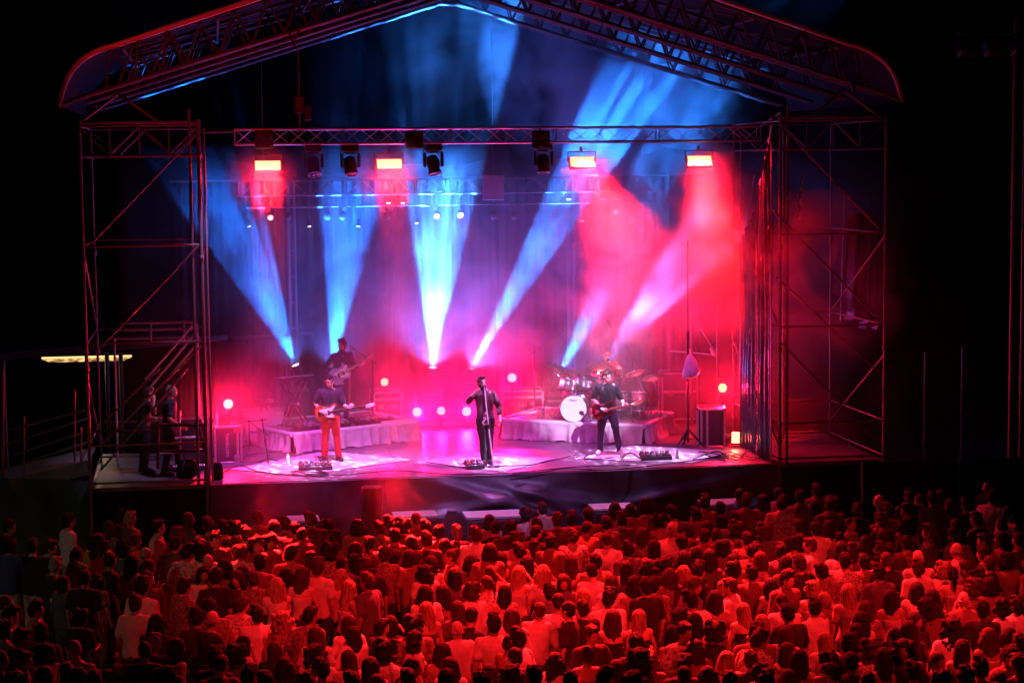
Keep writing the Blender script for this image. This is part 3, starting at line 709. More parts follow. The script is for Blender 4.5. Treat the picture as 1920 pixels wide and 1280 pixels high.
# risers
def riser(A, Bc, depth, lab, h=.42):
    A, Bc = Vector((A[0], A[1])), Vector((Bc[0], Bc[1])); d = Bc-A; Lw = d.length; rz_ = math.atan2(d.y, d.x)
    t = thing('riser', lab, 'stage riser', (A.x, A.y, ZS), rz_, 'cloth skirted risers on the stage')
    for i in range(3):
        for j in range(2):
            box('riser_panel', (Lw*(i+.5)/3, depth*(j+.5)/2, h-.03), (Lw/3-.006, depth/2-.006, .06), deckmat, t, bevel=.003)
    for p, q in (((0, 0), (Lw, 0)), ((Lw, 0), (Lw, depth)), ((0, 0), (0, depth)), ((0, depth), (Lw, depth))):
        rod('edge_tube', (p[0], p[1], h-.025), (q[0], q[1], h-.025), .05, casewhite, t)
    for x in (.1, Lw-.1):
        for y in (.1, depth-.1): rod('leg', (x, y, 0), (x, y, h-.06), .025, alu, t)
    def cloth(p, q, seed):
        p, q = Vector(p), Vector(q); n = Vector(((q-p).y, -(q-p).x)).normalized(); L = (q-p).length
        b = MB()
        def f(u, v):
            s = u*L; o = p+(q-p)*u
            w = .05*math.sin(s*26+1.5*noise.noise(Vector((s*1.6, seed, 0)))*5)*(.12+v)+.03*noise.noise(Vector((s*8, v*2, seed)))*(.3+v)+.05*v*v
            w += .09*max(0, noise.noise(Vector((s*2.1, seed, 7))))*v**3
            o = o+n*(.045+w)
            lift = .05*max(0, noise.noise(Vector((s*3.3, seed+3, 2))))*v
            return Vector((o.x, o.y, (h-.05)*(1-v)+.008+lift))
        b.grid(f, int(L*60), 16); me = b.mesh('cloth_skirt', skirtcloth, True)
        return link('cloth_skirt', me, t)
    cloth((0, 0), (Lw, 0), 1.3+A.x); cloth((Lw, 0), (Lw, depth), 4.1+A.x); cloth((0, depth), (0, 0), 7.7+A.x)
    return t, rz_, Lw
rl, RLZ, _ = riser((-3.82, 3.41), (-1.07, 4.78), 2.1, 'long low riser skirted in pale cloth under the back guitarist and keyboard')
rr, RRZ, _ = riser((.77, 4.59), (3.53, 2.96), 2.1, 'low riser skirted in pale cloth under the drum kit')
HR = ZS+.42
def onL(x, y, z=0): return Matrix.Translation((-3.82, 3.41, HR+z)) @ Matrix.Rotation(RLZ, 4, 'Z') @ Vector((x, y, 0))
def onR(x, y, z=0): return Matrix.Translation((.77, 4.59, HR+z)) @ Matrix.Rotation(RRZ, 4, 'Z') @ Vector((x, y, 0))

# flight cases
edge_alu = mat('case edge metal', (.55, .53, .55), .35, .8, .2, 20, .1, 90)
def flight_case(lab, p, d, rotz=0, m=casem, txt=None, tsize=.1, vert=False, wheels=True, group=None, handle=True, lid=None):
    t = thing('flight_case', lab, 'flight case', p, rotz, group); w, l, h = d; z0 = .1 if wheels else .005
    box('shell', (0, 0, z0+h/2), (w, l, h), m, t, bevel=.004); e = .022
    for sx in (-1, 1):
        for sy in (-1, 1): box('edge_strip', (sx*w/2, sy*l/2, z0+h/2), (e*2, e*2, h+.01), edge_alu, t, bevel=.004)
    for zz in (0, h):
        for sy in (-1, 1): box('edge_strip', (0, sy*l/2, z0+zz), (w-.05, e*2, e*2), edge_alu, t, bevel=.004)
        for sx in (-1, 1): box('edge_strip', (sx*w/2, 0, z0+zz), (e*2, l-.05, e*2), edge_alu, t, bevel=.004)
    if lid:
        box('lid_strip', (0, -l/2-.004, z0+h*lid), (w-.06, .02, .06), edge_alu, t, bevel=.004)
    for sx in (-1, 1):
        for zz in (0, h): b = MB(); b.ell((sx*w/2, -l/2, z0+zz), (.036, .036, .036), n=8, m=6); link('ball_corner', b.mesh('ball_corner', chrome, True), t)
    if handle:
        box('latch', (-w*.25, -l/2-.012, z0+h*.55), (.13, .016, .1), chrome, t, bevel=.006); box('latch', (w*.25, -l/2-.012, z0+h*.55), (.13, .016, .1), chrome, t, bevel=.006)
    if wheels:
        for sx in (-1, 1):
            for sy in (-1, 1):
                b = MB(); b.tube([(-.018, 0, 0), (.018, 0, 0)], .045, 12); link('wheel', b.mesh('wheel', blackplastic), t, Matrix.Translation((sx*(w/2-.08), sy*(l/2-.08), .047)))
    if txt:
        me = text_mesh(txt, tsize, printm); Mx = Matrix.Rotation(PI/2, 4, 'X')
        if vert: Mx = Mx @ Matrix.Rotation(-PI/2, 4, 'Z')
        link('lettering', me, t, Matrix.Translation((0 if not vert else -.02, -l/2-.006, z0+h*.5)) @ Mx)
    return t
GC = 'flight cases on the stage'
cL = at(425, 868, z=ZS)
tL = flight_case('black flight case with vertical white lettering at the left front of the stage', (cL.x+.02, cL.y+.35, ZS), (.52, .62, .72), .06, casem, 'YAHKLON', .1, True, wheels=False, group=GC, handle=False)
for sx in (.19,):
    box('edge_strip', (sx, -.325, .38), (.05, .02, .72), edge_alu, tL); 
    for zz in (.1, .66): box('hinge', (.17, -.333, zz), (.12, .022, .11), chrome, tL, bevel=.006)
for k in range(7):
    for sx in (-.2, .12): b = MB(); b.ell((sx, -.312, .1+k*.1), (.009, .006, .009), n=6, m=4); link('rivet', b.mesh('rivet', chrome, True), tL)
q = at(492, 838, z=ZS)
flight_case('white case with a blue stripe beside the left riser', (q.x+.05, q.y+.5, ZS), (.78, .5, .62), .05, casewhite, group=GC, handle=False)
bluestripe = mat('blue stripe', (.08, .1, .5), .4, 0, .1)
box('stripe', (0, -.262, .3), (.7, .012, .06), bluestripe, [o for o in COL.objects if o.name.startswith('flight_case') and o.type == 'EMPTY'][-1], bevel=0)
q = at(980, 775, y=6.4)
flight_case('red lit black flight case with an ABS mark between the singer and the drums', (q.x+.06, 6.9, ZS+.02), (.92, .6, .66), -.08, casem, 'ABS', .12, lid=.78, group=GC)
q = at(730, 780, y=6.6)
flight_case('black flight case behind the left riser beside the three red lamps', (q.x-.05, 6.9, ZS+.02), (.62, .6, .72), .06, casem, 'ABS', .09, lid=.78, group=GC)
q = at(1353, 838, z=ZS)
tR = flight_case('dark upright flight case at the right edge of the stage', (q.x-.12, q.y+.4, ZS), (.56, .6, .78), -.25, casem, wheels=False, group=GC, handle=False)
for sx in (-.1, .02): box('edge_strip', (sx-.1, -.31, .4), (.045, .03, .78), edge_alu, tR)
for k in range(6): b = MB(); b.ell((.12, -.303, .12+k*.11), (.009, .006, .009), n=6, m=4); link('rivet', b.mesh('rivet', chrome, True), tR)
box('vent_strip', (.2, -.304, .55), (.05, .012, .3), blackplastic, tR)
# amplifier stacks behind right riser
q = at(1265, 770, y=5.6)
flight_case('tall dark amplifier case behind the right end of the drum riser', (q.x+.25, 6.3, ZS), (.8, .6, 1.05), -.1, casem, group=GC, lid=.6)
# left wing equipment rack
q = at(352, 800, y=1.4)
flight_case('open equipment rack case behind the crew man at left', (q.x, 1.9, ZS), (.62, .6, .8), .05, casem, lid=.7, group='flight cases on the left wing')
tag(box('mixer', (q.x+.02, 1.85, ZS+.97), (.5, .4, .09), blackplastic, None), 'small mixer lying on the rack case behind the crew man', 'mixer')
q = at(340, 850, y=.55)
bg_ = MB(); bg_.ell((0, 0, .2), (.2, .16, .24), n=14, m=10)
for v in range(len(bg_.v)):
    x, y, z = bg_.v[v]; k = noise.noise(Vector((x*6, y*6, z*6)))*.03; bg_.v[v] = (x+k, y+k, max(0, z))
tb = thing('backpack', 'dark backpack lying on the left wing by the guard rail', 'bag', (q.x, .6, ZS)); link('bag_body', bg_.mesh('bag_body', curtain, True), tb, Matrix.Rotation(.5, 4, 'Y'))
b = MB(); b.tube([(.05, -.14, .38), (.02, -.19, .25), (.06, -.17, .08)], .015, 6); link('strap', b.mesh('strap', blackplastic, True), tb)
q = at(408, 868, y=.7)
bg2 = MB(); bg2.lathe([(.09, 0), (.11, .03), (.105, .2), (.08, .3), (.05, .33)], 14); tag(link('tool_bag', bg2.mesh('tool_bag', curtain, True), None, Matrix.Translation((q.x, .45, ZS))), 'small black cloth bag in front of the lettered flight case', 'bag')

# bottles
def bottle(p, lab, h=.24):
    t = thing('water_bottle', lab, 'bottle', p, group='water bottles on the stage')
    b = MB(); b.lathe([(.03, 0), (.034, .01), (.033, h*.3), (.03, h*.4), (.034, h*.5), (.033, h*.68), (.014, h*.86), (.014, h*.93)], 12); link('bottle_body', b.mesh('bottle_body', watercl, True), t)
    b = MB(); b.lathe([(.016, h*.93), (.016, h), (.001, h)], 10); link('cap', b.mesh('cap', bluestripe), t)
bottle(tL.matrix_basis.translation+Vector((-.2, -.2, .745)), 'clear water bottle standing on the lettered flight case', .28)
for k, (px, py, lab) in enumerate(((540, 872, 'clear bottle on the rug left of the bassist pedalboard'), (1270, 860, 'clear bottle right of the guitarist pedalboard'), (1166, 858, 'clear bottle just right of the right guitarist'))):
    bottle(at(px, py, z=ZS+.012)+Vector((0, 0, .012)), lab)
tagcase = thing('phone', 'small phone lying on the lettered flight case', 'phone', tL.matrix_basis.translation+Vector((.0, -.15, .745))); box('phone_body', (0, 0, .006), (.08, .15, .01), blackplastic, tagcase); box('phone_screen', (0, 0, .0125), (.07, .13, .002), darklens, tagcase)

# pedalboards
pedcols = [mat('pedal '+n, c, .4, .2, .1) for n, c in (('red', (.22, .02, .02)), ('silver', (.3, .3, .3)), ('dark', (.04, .04, .05)), ('slate', (.08, .09, .14)), ('tan', (.16, .12, .08)))]
def pedalboard(p, w, rotz, lab, n):
    t = thing('pedalboard', lab, 'pedalboard', p, rotz, 'guitar pedalboards on the stage')
    Rx = Matrix.Rotation(.16, 4, 'X')
    box('board', (0, 0, .06), (w, .34, .03), blackpaint, t, Rx); box('front_panel', (0, -.17, .04), (w, .02, .08), blackpaint, t)
    for k in range(n):
        for r_ in range(2):
            x = -w/2+w*(k+.5)/n; y = -.08+.15*r_
            pd = box('pedal', (x, y, .095+.025*r_), (w/n*.72, .11, .05), pedcols[(k*3+r_*2) % 5], t, Rx, .006)
            b = MB(); b.lathe([(.011, 0), (.011, .014), (.001, .016)], 8); link('footswitch', b.mesh('footswitch', chrome), pd, Matrix.Translation((x, y-.035, .118+.02*r_)))
            b = MB(); b.lathe([(.008, 0), (.007, .014), (.001, .015)], 8); link('dial', b.mesh('dial', printm), pd, Matrix.Translation((x+.015, y+.03, .126+.02*r_)))
q = at(592, 883, z=ZS); pedalboard((q.x, q.y+.15, ZS+.018), .66, .0, 'wide red fronted pedalboard at the feet of the bassist', 6)
q = at(1232, 864, z=ZS); pedalboard((q.x, q.y+.15, ZS+.018), .62, -.05, 'wide dark pedalboard right of the right guitarist', 6)
q = at(890, 880, z=ZS); pedalboard((q.x, q.y+.12, ZS+.018), .36, .1, 'small pedalboard at the feet of the singer', 3)
for k, (x, y) in enumerate(((.5, .35), (1.25, .3), (1.9, .35), (2.4, .4))):
    v = onL(x, y); pedalboard((v.x, v.y, HR+.003), .5, RLZ, ('pedalboard at the left end of the left riser', 'pedalboard under the keyboard on the left riser', 'pedalboard in front of the back guitarist on the left riser', 'pedalboard at the right end of the left riser')[k], 4)

# cables
def cable(pts, lab, r=.011):
    P = [Vector(p) for p in pts]; Q = []
    for i in range(len(P)-1):
        p0, p1, p2, p3 = P[max(i-1, 0)], P[i], P[i+1], P[min(i+2, len(P)-1)]
        for k in range(8):
            t = k/8; Q.append(.5*((2*p1)+(p2-p0)*t+(2*p0-5*p1+4*p2-p3)*t*t+(3*p1-p0-3*p2+p3)*t**3))
    Q.append(P[-1]); b = MB(); b.tube(Q, r, 6)
    tag(link('cable', b.mesh('cable', rubber, True)), lab, 'cable', 'black cables lying on the stage')
def fl(*pp): return [at(x, y, z=ZS+.03) for x, y in pp]
cable(fl((455, 862), (470, 852), (560, 842), (660, 833), (740, 828)), 'long cable running from the left case past the bassist')
cable(fl((430, 880), (418, 884), (450, 872), (480, 882), (540, 889), (640, 890), (740, 882), (840, 888), (960, 886), (1090, 874), (1180, 872)), 'long cable along the front edge from left to centre')
cable(fl((800, 866), (880, 876), (930, 873), (1000, 870), (1080, 852)), 'cable crossing the rug under the singer')
cable(fl((1085, 845), (1105, 850), (1095, 858), (1115, 860), (1150, 857)), 'looped cable left of the right guitarist')
cable(fl((1165, 860), (1180, 848), (1200, 858), (1215, 862)), 'short curled cable right of the right guitarist')
cable(fl((960, 888), (1020, 884), (1060, 878), (1140, 880), (1260, 868), (1330, 858), (1400, 850)), 'cable along the front edge from centre to right')
cable(fl((1310, 846), (1350, 852), (1330, 858), (1390, 856), (1370, 848), (1420, 858), (1440, 852)), 'tangled cable heap by the glossy drape')
cable(fl((1300, 860), (1345, 846), (1380, 862), (1400, 846), (1438, 860)), 'second cable tangle by the glossy drape')
cable(fl((1322, 852), (1360, 864), (1352, 850), (1412, 862), (1425, 846)), 'third cable tangle beneath the slotted flood')
cable([at(577, 800, y=3.2), at(580, 830, z=ZS+.03), at(596, 866, z=ZS+.03), at(610, 874, z=ZS+.06)], 'thin lead hanging from the riser to the bassist pedalboard', .007)
for k in range(3):
    cable(fl((545+6*k, 884), (580, 880+4*k), (615, 886), (600-10*k, 892), (548, 890-2*k)), ('coiled cable on the rug beside the bassist pedalboard', 'middle coil of cable on the bassist rug', 'outer coil of cable on the bassist rug')[k])

# microphone stands
def mic_stand(lab, p, h, boom=None, tri=True, tilt=(0, 0), m=blackpaint, group='microphone stands on the stage', mic=True):
    t = thing('mic_stand', lab, 'microphone stand', p, group=group)
    if tri:
        for k in range(3):
            a = 2*PI*k/3+.5; rod('leg', (0, 0, .1), (.26*math.cos(a), .26*math.sin(a), .012), .011, blackpaint, t, 6)
        rod('leg_hub', (0, 0, .07), (0, 0, .17), .022, blackpaint, t)
    else:
        b = MB(); b.lathe([(.13, 0), (.13, .012), (.03, .03), (.02, .05)], 20); link('round_base', b.mesh('round_base', blackpaint, True), t)
    top_ = Vector((tilt[0], tilt[1], h)); rod('pole', (0, 0, .05), top_*.55, .016, m, t); rod('upper_pole', top_*.5, top_, .012, m, t); rod('clutch', top_*.5, top_*.56, .02, blackpaint, t)
    e = top_
    if boom:
        e = top_+Vector(boom); rod('boom_arm', top_-Vector(boom)*.25, e, .009, m, t, 6); rod('boom_joint', top_-Vector((0, 0, .03)), top_+Vector((0, 0, .03)), .02, blackpaint, t)
    if mic:
        dv = (Vector(boom).normalized() if boom else Vector((0, .5, .35)).normalized())
        b = MB(); b.capsule([e, e+dv*.12], [.011, .018], 8); k = link('microphone', b.mesh('microphone', blackplastic, True), t)
        b = MB(); b.ell(e+dv*.155, (.026, .026, .028), n=10, m=8); link('mic_head', b.mesh('mic_head', steel, True), k)
    return t
q = at(918, 872, z=ZS); mic_stand('straight pale microphone stand in front of the singer', (q.x+.02, q.y-.34, ZS+.018), 1.5, None, False, (-.13, .14), casewhite)
q = at(503, 868, z=ZS); mic_stand('black tripod stand left of the bassist', (q.x, q.y, ZS), .88, (-.35, .15, -.05), tilt=(-.1, 0))
q = at(468, 842, z=ZS); mic_stand('low black stand in front of the white case', (q.x, q.y, ZS), .6, (.28, .0, -.22))
v = onR(.12, .5); q = at(1003, 772, z=HR); mic_stand('tall boom microphone stand at the left end of the drum riser', (q.x, q.y, HR), 1.35, (.62, .1, .38))
v = onR(2.4, 1.75); mic_stand('tall boom microphone over the right side of the drums', (v.x, v.y, HR), 1.25, (-.5, -.1, .7))
v = onR(2.75, .55); mic_stand('upright microphone stand at the right end of the drum riser', (v.x, v.y, HR), 1.0, (-.32, 0, -.12))
v = onR(2.35, .2); mic_stand('short microphone stand at the front right of the drum riser', (v.x, v.y, HR), .62, (-.2, .1, -.1))
q = at(678, 785, y=5.0); mic_stand('boom microphone stand of the back riser guitarist', (q.x+.25, 4.9, HR), 1.3, (-.33, .1, .23))

# tall tripod with a bag
q = at(1290, 838, z=ZS); tp_ = thing('light_tripod', 'tall black tripod mast at the right of the stage', 'tripod', (q.x, q.y, ZS))
for k in range(3):
    a = 2*PI*k/3-.5; b = Vector((.36*math.cos(a), .36*math.sin(a), .015)); rod('leg', (0, 0, .38), b, .024, blackpaint, tp_); rod('leg_stay', (0, 0, .16), b*.5+Vector((0, 0, .19)), .012, blackpaint, tp_, 6)
    box('foot', b+Vector((0, 0, .006)), (.07, .05, .03), blackplastic, tp_)
rod('mast', (0, 0, .1), (0, 0, 2.4), .022, blackpaint, tp_); rod('upper_mast', (0, 0, 2.3), (0, 0, 4.3), .016, steel, tp_); rod('clutch', (0, 0, 1.2), (0, 0, 1.32), .034, blackpaint, tp_); rod('clutch', (0, 0, 2.3), (0, 0, 2.42), .03, blackpaint, tp_)
rod('hook', (0.02, -.02, 1.98), (.05, -.05, 2.1), .01, chrome, tp_, 6)
bb = MB()
n = 20; rings_ = []
for (z, rx, ry, ox) in ((.5, .02, .02, 0), (.46, .06, .04, .0), (.38, .11, .07, .01), (.27, .15, .09, .02), (.15, .19, .1, .03), (.05, .17, .1, .0), (.0, .1, .06, -.06)):
    rings_.append([Vector((ox+rx*math.cos(2*PI*k/n)*(1+.15*noise.noise(Vector((k*.9, z*8, 1)))), ry*math.sin(2*PI*k/n)*(1+.3*noise.noise(Vector((k*.7, z*9, 5)))), z+.05*noise.noise(Vector((k*.5, z*4, 9)))*(z < .2))) for k in range(n)])
bb.rings(rings_); pb = thing('plastic_bag', 'crumpled white plastic bag hanging on the tripod', 'bag', (q.x+.02, q.y-.12, ZS+1.47))
link('bag_body', bb.mesh('bag_body', bagm, True), pb); rod('bag_handle', (0, 0, .48), (.02, .08, .6), .012, bagm, pb, 6)
q2 = at(1288, 715, y=q.y-.25); cane = thing('thin_rod', 'thin pale rod hanging below the plastic bag', 'rod', q2); rod('rod', (0, 0, 0), at(1283, 782, y=q.y-.25)-q2, .009, alu, cane, 6)
box('rod_clip', (0, 0, .02), (.03, .03, .05), blackplastic, cane)
q = at(1336, 660, y=4.9); hb_ = thing('hanging_bottle', 'small pale bottle clipped to the side scaffold pole', 'bottle', q); b = MB(); b.lathe([(.03, -.1), (.035, -.08), (.033, .05), (.015, .09), (.014, .12)], 10); link('bottle_body', b.mesh('bottle_body', bagm, True), hb_, Matrix.Rotation(-.5, 4, 'Y'))
rod('clip', (.02, 0, .08), (.1, .05, .1), .01, blackpaint, hb_, 6)

# keyboard on a cross stand
q = at(562, 720, y=4.6)
kv = onL(.65, 1.05); kb = thing('keyboard', 'dark electronic keyboard lying on the cross stand', 'keyboard', (kv.x, kv.y, HR+.98), RLZ+.05)
box('body', (0, 0, .045), (.86, .3, .07), blackplastic, kb, bevel=.015)
for k in range(24): box('key', (-.38+k*.033, -.09, .085), (.03, .13, .012), printm, kb, bevel=0)
box('control_panel', (0, .07, .084), (.8, .1, .01), blackpaint, kb)
for k in range(6): b = MB(); b.lathe([(.012, 0), (.01, .016), (.001, .017)], 8); link('dial', b.mesh('dial', chrome), kb, Matrix.Translation((-.3+.1*k, .08, .089)))
ks = thing('keyboard_stand', 'black X shaped stand under the keyboard', 'stand', (kv.x, kv.y, HR), RLZ+.05)
for sy in (-.1, .1):
    rod('cross_leg', (-.28, sy, .02), (.24, sy, .96), .02, blackpaint, ks); rod('cross_leg', (.3, sy+.03, .02), (-.26, sy+.03, .96), .02, blackpaint, ks)
for x in (-.28, .3): rod('foot_bar', (x, -.25, .02), (x, .25, .02), .018, blackpaint, ks)
for x in (-.26, .24): rod('support_arm', (x, -.16, .965), (x, .16, .965), .015, blackpaint, ks)
rod('pivot', (0, -.14, .48), (0, .14, .48), .03, chrome, ks)
# second low keyboard / gear stand
kv2 = onL(.15, 1.5); g2 = thing('gear_stand', 'low dark stand with small gear at the left end of the riser', 'stand', (kv2.x, kv2.y, HR), RLZ)
for sx in (-1, 1): rod('leg', (sx*.16, 0, 0), (sx*.05, 0, .45), .015, blackpaint, g2)
box('tray', (0, 0, .47), (.5, .3, .04), blackpaint, g2); box('gear_box', (-.1, 0, .53), (.2, .2, .08), blackplastic, g2); box('gear_box', (.14, 0, .52), (.12, .16, .06), pedcols[1], g2)
# long white tube on riser corners
v0, v1 = onL(2.2, .06), onL(3.05, .02)
tag(rod('light_tube', (v0.x, v0.y, HR+.03), (v1.x, v1.y, HR+.03), .028, casewhite), 'short white tube lying on the right front edge of the left riser', 'tube')
v0, v1 = onR(.05, .06), onR(.5, .75)
tag(rod('light_tube', (v0.x, v0.y, HR+.03), (v1.x, v1.y, HR+.09), .028, casewhite), 'white tube lying slanted on the left end of the drum riser', 'tube')

# ---------------------------------------------------------------- drum kit
shell = mat('drum shell wrap', (.09, .06, .075), .25, .1, .3, 10)
headm = mat('white drum head', (.72, .71, .72), .5, 0, .04)
cymb = mat('bronze cymbal', (.5, .4, .22), .3, 1, .08, 6)
kc = onR(1.98, .78); kit = thing('drum_kit', 'full drum kit with a white bass drum head on the right riser', 'drum kit', (kc.x, kc.y, HR), RRZ+.22)
def drum(name, c, r, h, axis, parent, front=headm):
    Q = Vector(axis).to_track_quat('Z', 'Y').to_matrix().to_4x4(); Mx = Matrix.Translation(c) @ Q
    b = MB(); b.lathe([(r, -h/2), (r, h/2)], 28); s_ = link(name, b.mesh(name, shell, True), parent, Mx)
    for z, m_ in ((h/2+.002, front), (-h/2-.002, headm)):
        b = MB(); b.lathe([(r*.985, z), (.001, z+(.004 if z > 0 else -.004))], 28); link('drum_head', b.mesh('drum_head', m_), s_, Mx)
    for z in (-h/2, h/2):
        b = MB(); b.lathe([(r+.004, z-.016), (r+.012, z-.012), (r+.012, z+.012), (r-.002, z+.014)], 28, None, False); link('hoop', b.mesh('hoop', chrome, True), s_, Mx)
    for k in range(8):
        a = 2*PI*k/8; p0 = Mx @ Vector(((r+.012)*math.cos(a), (r+.012)*math.sin(a), -h*.4)); p1 = Mx @ Vector(((r+.012)*math.cos(a), (r+.012)*math.sin(a), h*.4)); rod('lug', p0, p1, .007, chrome, s_, 6)
    return s_, Mx
bd_, Mb = drum('bass_drum', (-.5, -.5, .285), .285, .42, (0, -1, .03), kit)
me = text_mesh('Pearl', .085, rubber); link('lettering', me, bd_, Matrix.Translation((-.5, -.7185, .475)) @ Matrix.Rotation(PI/2, 4, 'X'))
b = MB(); b.lathe([(.055, 0), (.001, .003)], 20); link('port_hole', b.mesh('port_hole', rubber), bd_, Matrix.Translation((-.33, -.7165, .2)) @ Matrix.Rotation(PI/2, 4, 'X'))
for sx in (-1, 1): rod('spur', (-.5+sx*.27, -.45, .2), (-.5+sx*.36, -.62, .01), .01, chrome, kit, 6)
for x, y, z, r, h, tl in ((-.68, -.42, .78, .14, .2, (.15, .35, 1)), (-.32, -.42, .79, .15, .22, (-.05, .35, 1)), (.02, -.36, .77, .16, .23, (-.2, .3, 1))):
    drum('tom', (x, y, z), r, h, tl, kit); rod('tom_arm', (x, y, z-.1), (-.5, -.4, .56), .012, chrome, kit, 6)
drum('floor_tom', (.42, -.2, .42), .2, .38, (0, .06, 1), kit); drum('floor_tom', (.85, -.15, .4), .21, .38, (0, .06, 1), kit)
for x in (.25, .6, .68, 1.02): rod('tom_leg', (x, -.2, .5), (x+.02, -.22, .01), .009, chrome, kit, 6)
drum('snare_drum', (-.12, .12, .62), .18, .14, (.05, .1, 1), kit)
for k in range(3): rod('snare_leg', (-.12, .12, .5), (-.12+.2*math.cos(k*2.1), .12+.2*math.sin(k*2.1), .01), .01, chrome, kit, 6)
def cymbal(x, y, z, r, tl, base):
    Q = Vector(tl).to_track_quat('Z', 'Y').to_matrix().to_4x4(); b = MB(); b.lathe([(.006, .035), (.03, .03), (.05, .012), (r*.6, .004), (r, -.012), (r, -.014), (r*.6, .001), (.05, .008)], 26)
    rod('cymbal_stand', (base[0], base[1], .25), (x, y, z), .011, chrome, kit, 6); rod('stand_base', (base[0], base[1], .02), (base[0], base[1], .3), .014, chrome, kit, 6)
    for k in range(3): rod('stand_leg', (base[0], base[1], .22), (base[0]+.22*math.cos(k*2.1+.4), base[1]+.22*math.sin(k*2.1+.4), .01), .009, chrome, kit, 6)
    link('cymbal', b.mesh('cymbal', cymb, True), kit, Matrix.Translation((x, y, z)) @ Q)
    rod('wing_nut', (x, y, z+.02), (x, y, z+.07), .01, chrome, kit, 6)
cymbal(-.95, -.25, 1.16, .23, (.25, -.12, 1), (-1.2, -.3)); cymbal(-.6, .0, 1.02, .18, (.1, -.2, 1), (-.9, .1)); cymbal(-.75, .25, .92, .18, (0, 0, 1), (-.75, .25)); cymbal(-.75, .25, .955, .18, (.03, 0, -1), (-.75, .25))
cymbal(.0, -.28, 1.18, .25, (.02, -.35, 1), (.16, -.6)); cymbal(.75, -.0, 1.0, .22, (-.25, -.2, 1), (1.1, .1)); cymbal(1.15, -.1, .92, .24, (-.2, -.25, 1), (1.3, .1))
for x in (-.68, -.32, .02, .42): rod('drum_mic', (x+.1, -.5, .9), (x+.04, -.45, .98), .014, blackplastic, kit, 6)
b = MB(); b.lathe([(.0, .5), (.17, .5), (.19, .53), (.17, .58), (.001, .59)], 20)
stl = thing('drum_stool', 'round black stool under the drummer', 'stool', (kit.matrix_basis @ Vector((.1, .55, 0))), RRZ)
link('seat', b.mesh('seat', blackplastic, True), stl); rod('stem', (0, 0, .1), (0, 0, .5), .02, chrome, stl)
for k in range(3): rod('leg', (0, 0, .22), (.22*math.cos(k*2.1), .22*math.sin(k*2.1), .01), .011, chrome, stl, 6)
# percussion clutter at right of the riser
ro = onR(2.55, 1.2); rk = thing('gear_rack', 'low rack with round emblem panel at the right of the drums', 'rack', (ro.x, ro.y, HR), RRZ)
box('rack_body', (0, 0, .3), (.5, .4, .55), casem, rk); b = MB()
b.tube([(.09*math.cos(a*PI/8), -.206, .33+.09*math.sin(a*PI/8)) for a in range(17)], .006, 6); link('round_emblem', b.mesh('round_emblem', printm), rk)
rod('rack_bar', (-.25, -.2, .58), (.25, -.2, .58), .012, chrome, rk, 6); rod('rack_post', (-.25, -.2, .0), (-.25, -.2, .9), .014, chrome, rk, 6); rod('rack_post', (.25, -.2, 0), (.25, -.2, .9), .014, chrome, rk, 6)
for k in range(4): box('rack_unit', (-.1+.02*k, -.1, .62+.05*k), (.2-.02*k, .15, .04), blackplastic, rk)

# ---------------------------------------------------------------- speakers in front of the stage
def sub(px, py, w, lab, d=.6, h=1.36, yy=-.75, rot=0):
    q = at(px, py, z=h); t = thing('floor_speaker', lab, 'speaker', (q.x, yy, 0), rot, 'black speakers on the ground in front of the stage')
    top_m = mat('painted speaker box', (.06, .06, .065), .4, 0, .25, 9, .2, 60)
    box('cabinet', (0, 0, h/2), (w, d, h-.004), top_m, t, bevel=.02)
    box('lit_top', (0, 0, h+.004), (w-.03, d-.03, .012), mat('lit speaker top', (.3, .28, .3), .45, 0, .25, 9, .2, 60), t)  # pale plate added so the black top reads as lit
    box('grille', (0, -d/2-.008, h*.5), (w-.1, .014, h-.14), blackplastic, t); 
    for sx in (-1, 1): box('side_handle', (sx*(w/2+.006), 0, h*.7), (.014, .2, .08), blackplastic, t)
    return t
sub(566, 962, .62, 'black speaker with a red lit top in front of the left stage edge')
sub(774, 957, .85, 'black speaker with a lavender lit top below the singer left side')
sub(930, 965, 1.2, 'widest black speaker with a pale top in the middle below the singer', .7, 1.32, -.85)
sub(1140, 942, .85, 'black speaker with two bright glints on top below the right guitarist')
sub(1335, 930, .8, 'dim black speaker below the tripod at right')
q = at(697, 912, y=-.5); pt = thing('round_bin', 'round dark drum standing against the front skirt', 'bin', (q.x, -.5, 0)); b = MB(); b.lathe([(.2, .01), (.2, q.z-.02), (.19, q.z), (.001, q.z)], 24); link('bin_body', b.mesh('bin_body', blackpaint, True), pt)
for z in (.5, 1.0): b = MB(); b.lathe([(.2, z-.02), (.212, z), (.2, z+.02)], 24, None, False); link('hoop', b.mesh('hoop', blackpaint, True), pt)
q = at(870, 945, y=-.5); wd = MB(); wd.prism([(-.75, 0), (.75, 0), (.05, 1.35), (-.1, 1.35)], -.05, .05, Matrix.Rotation(PI/2, 4, 'X')); w_ = thing('sloping_board', 'dark triangular board leaning on the front skirt beside the wide speaker', 'board', (at(850, 960, y=-.42).x, -.42, 0)); link('board', wd.mesh('board', satin, bevel=.01), w_); rod('board_stay', (0, .02, 1.2), (0, .2, .02), .02, blackpaint, w_)

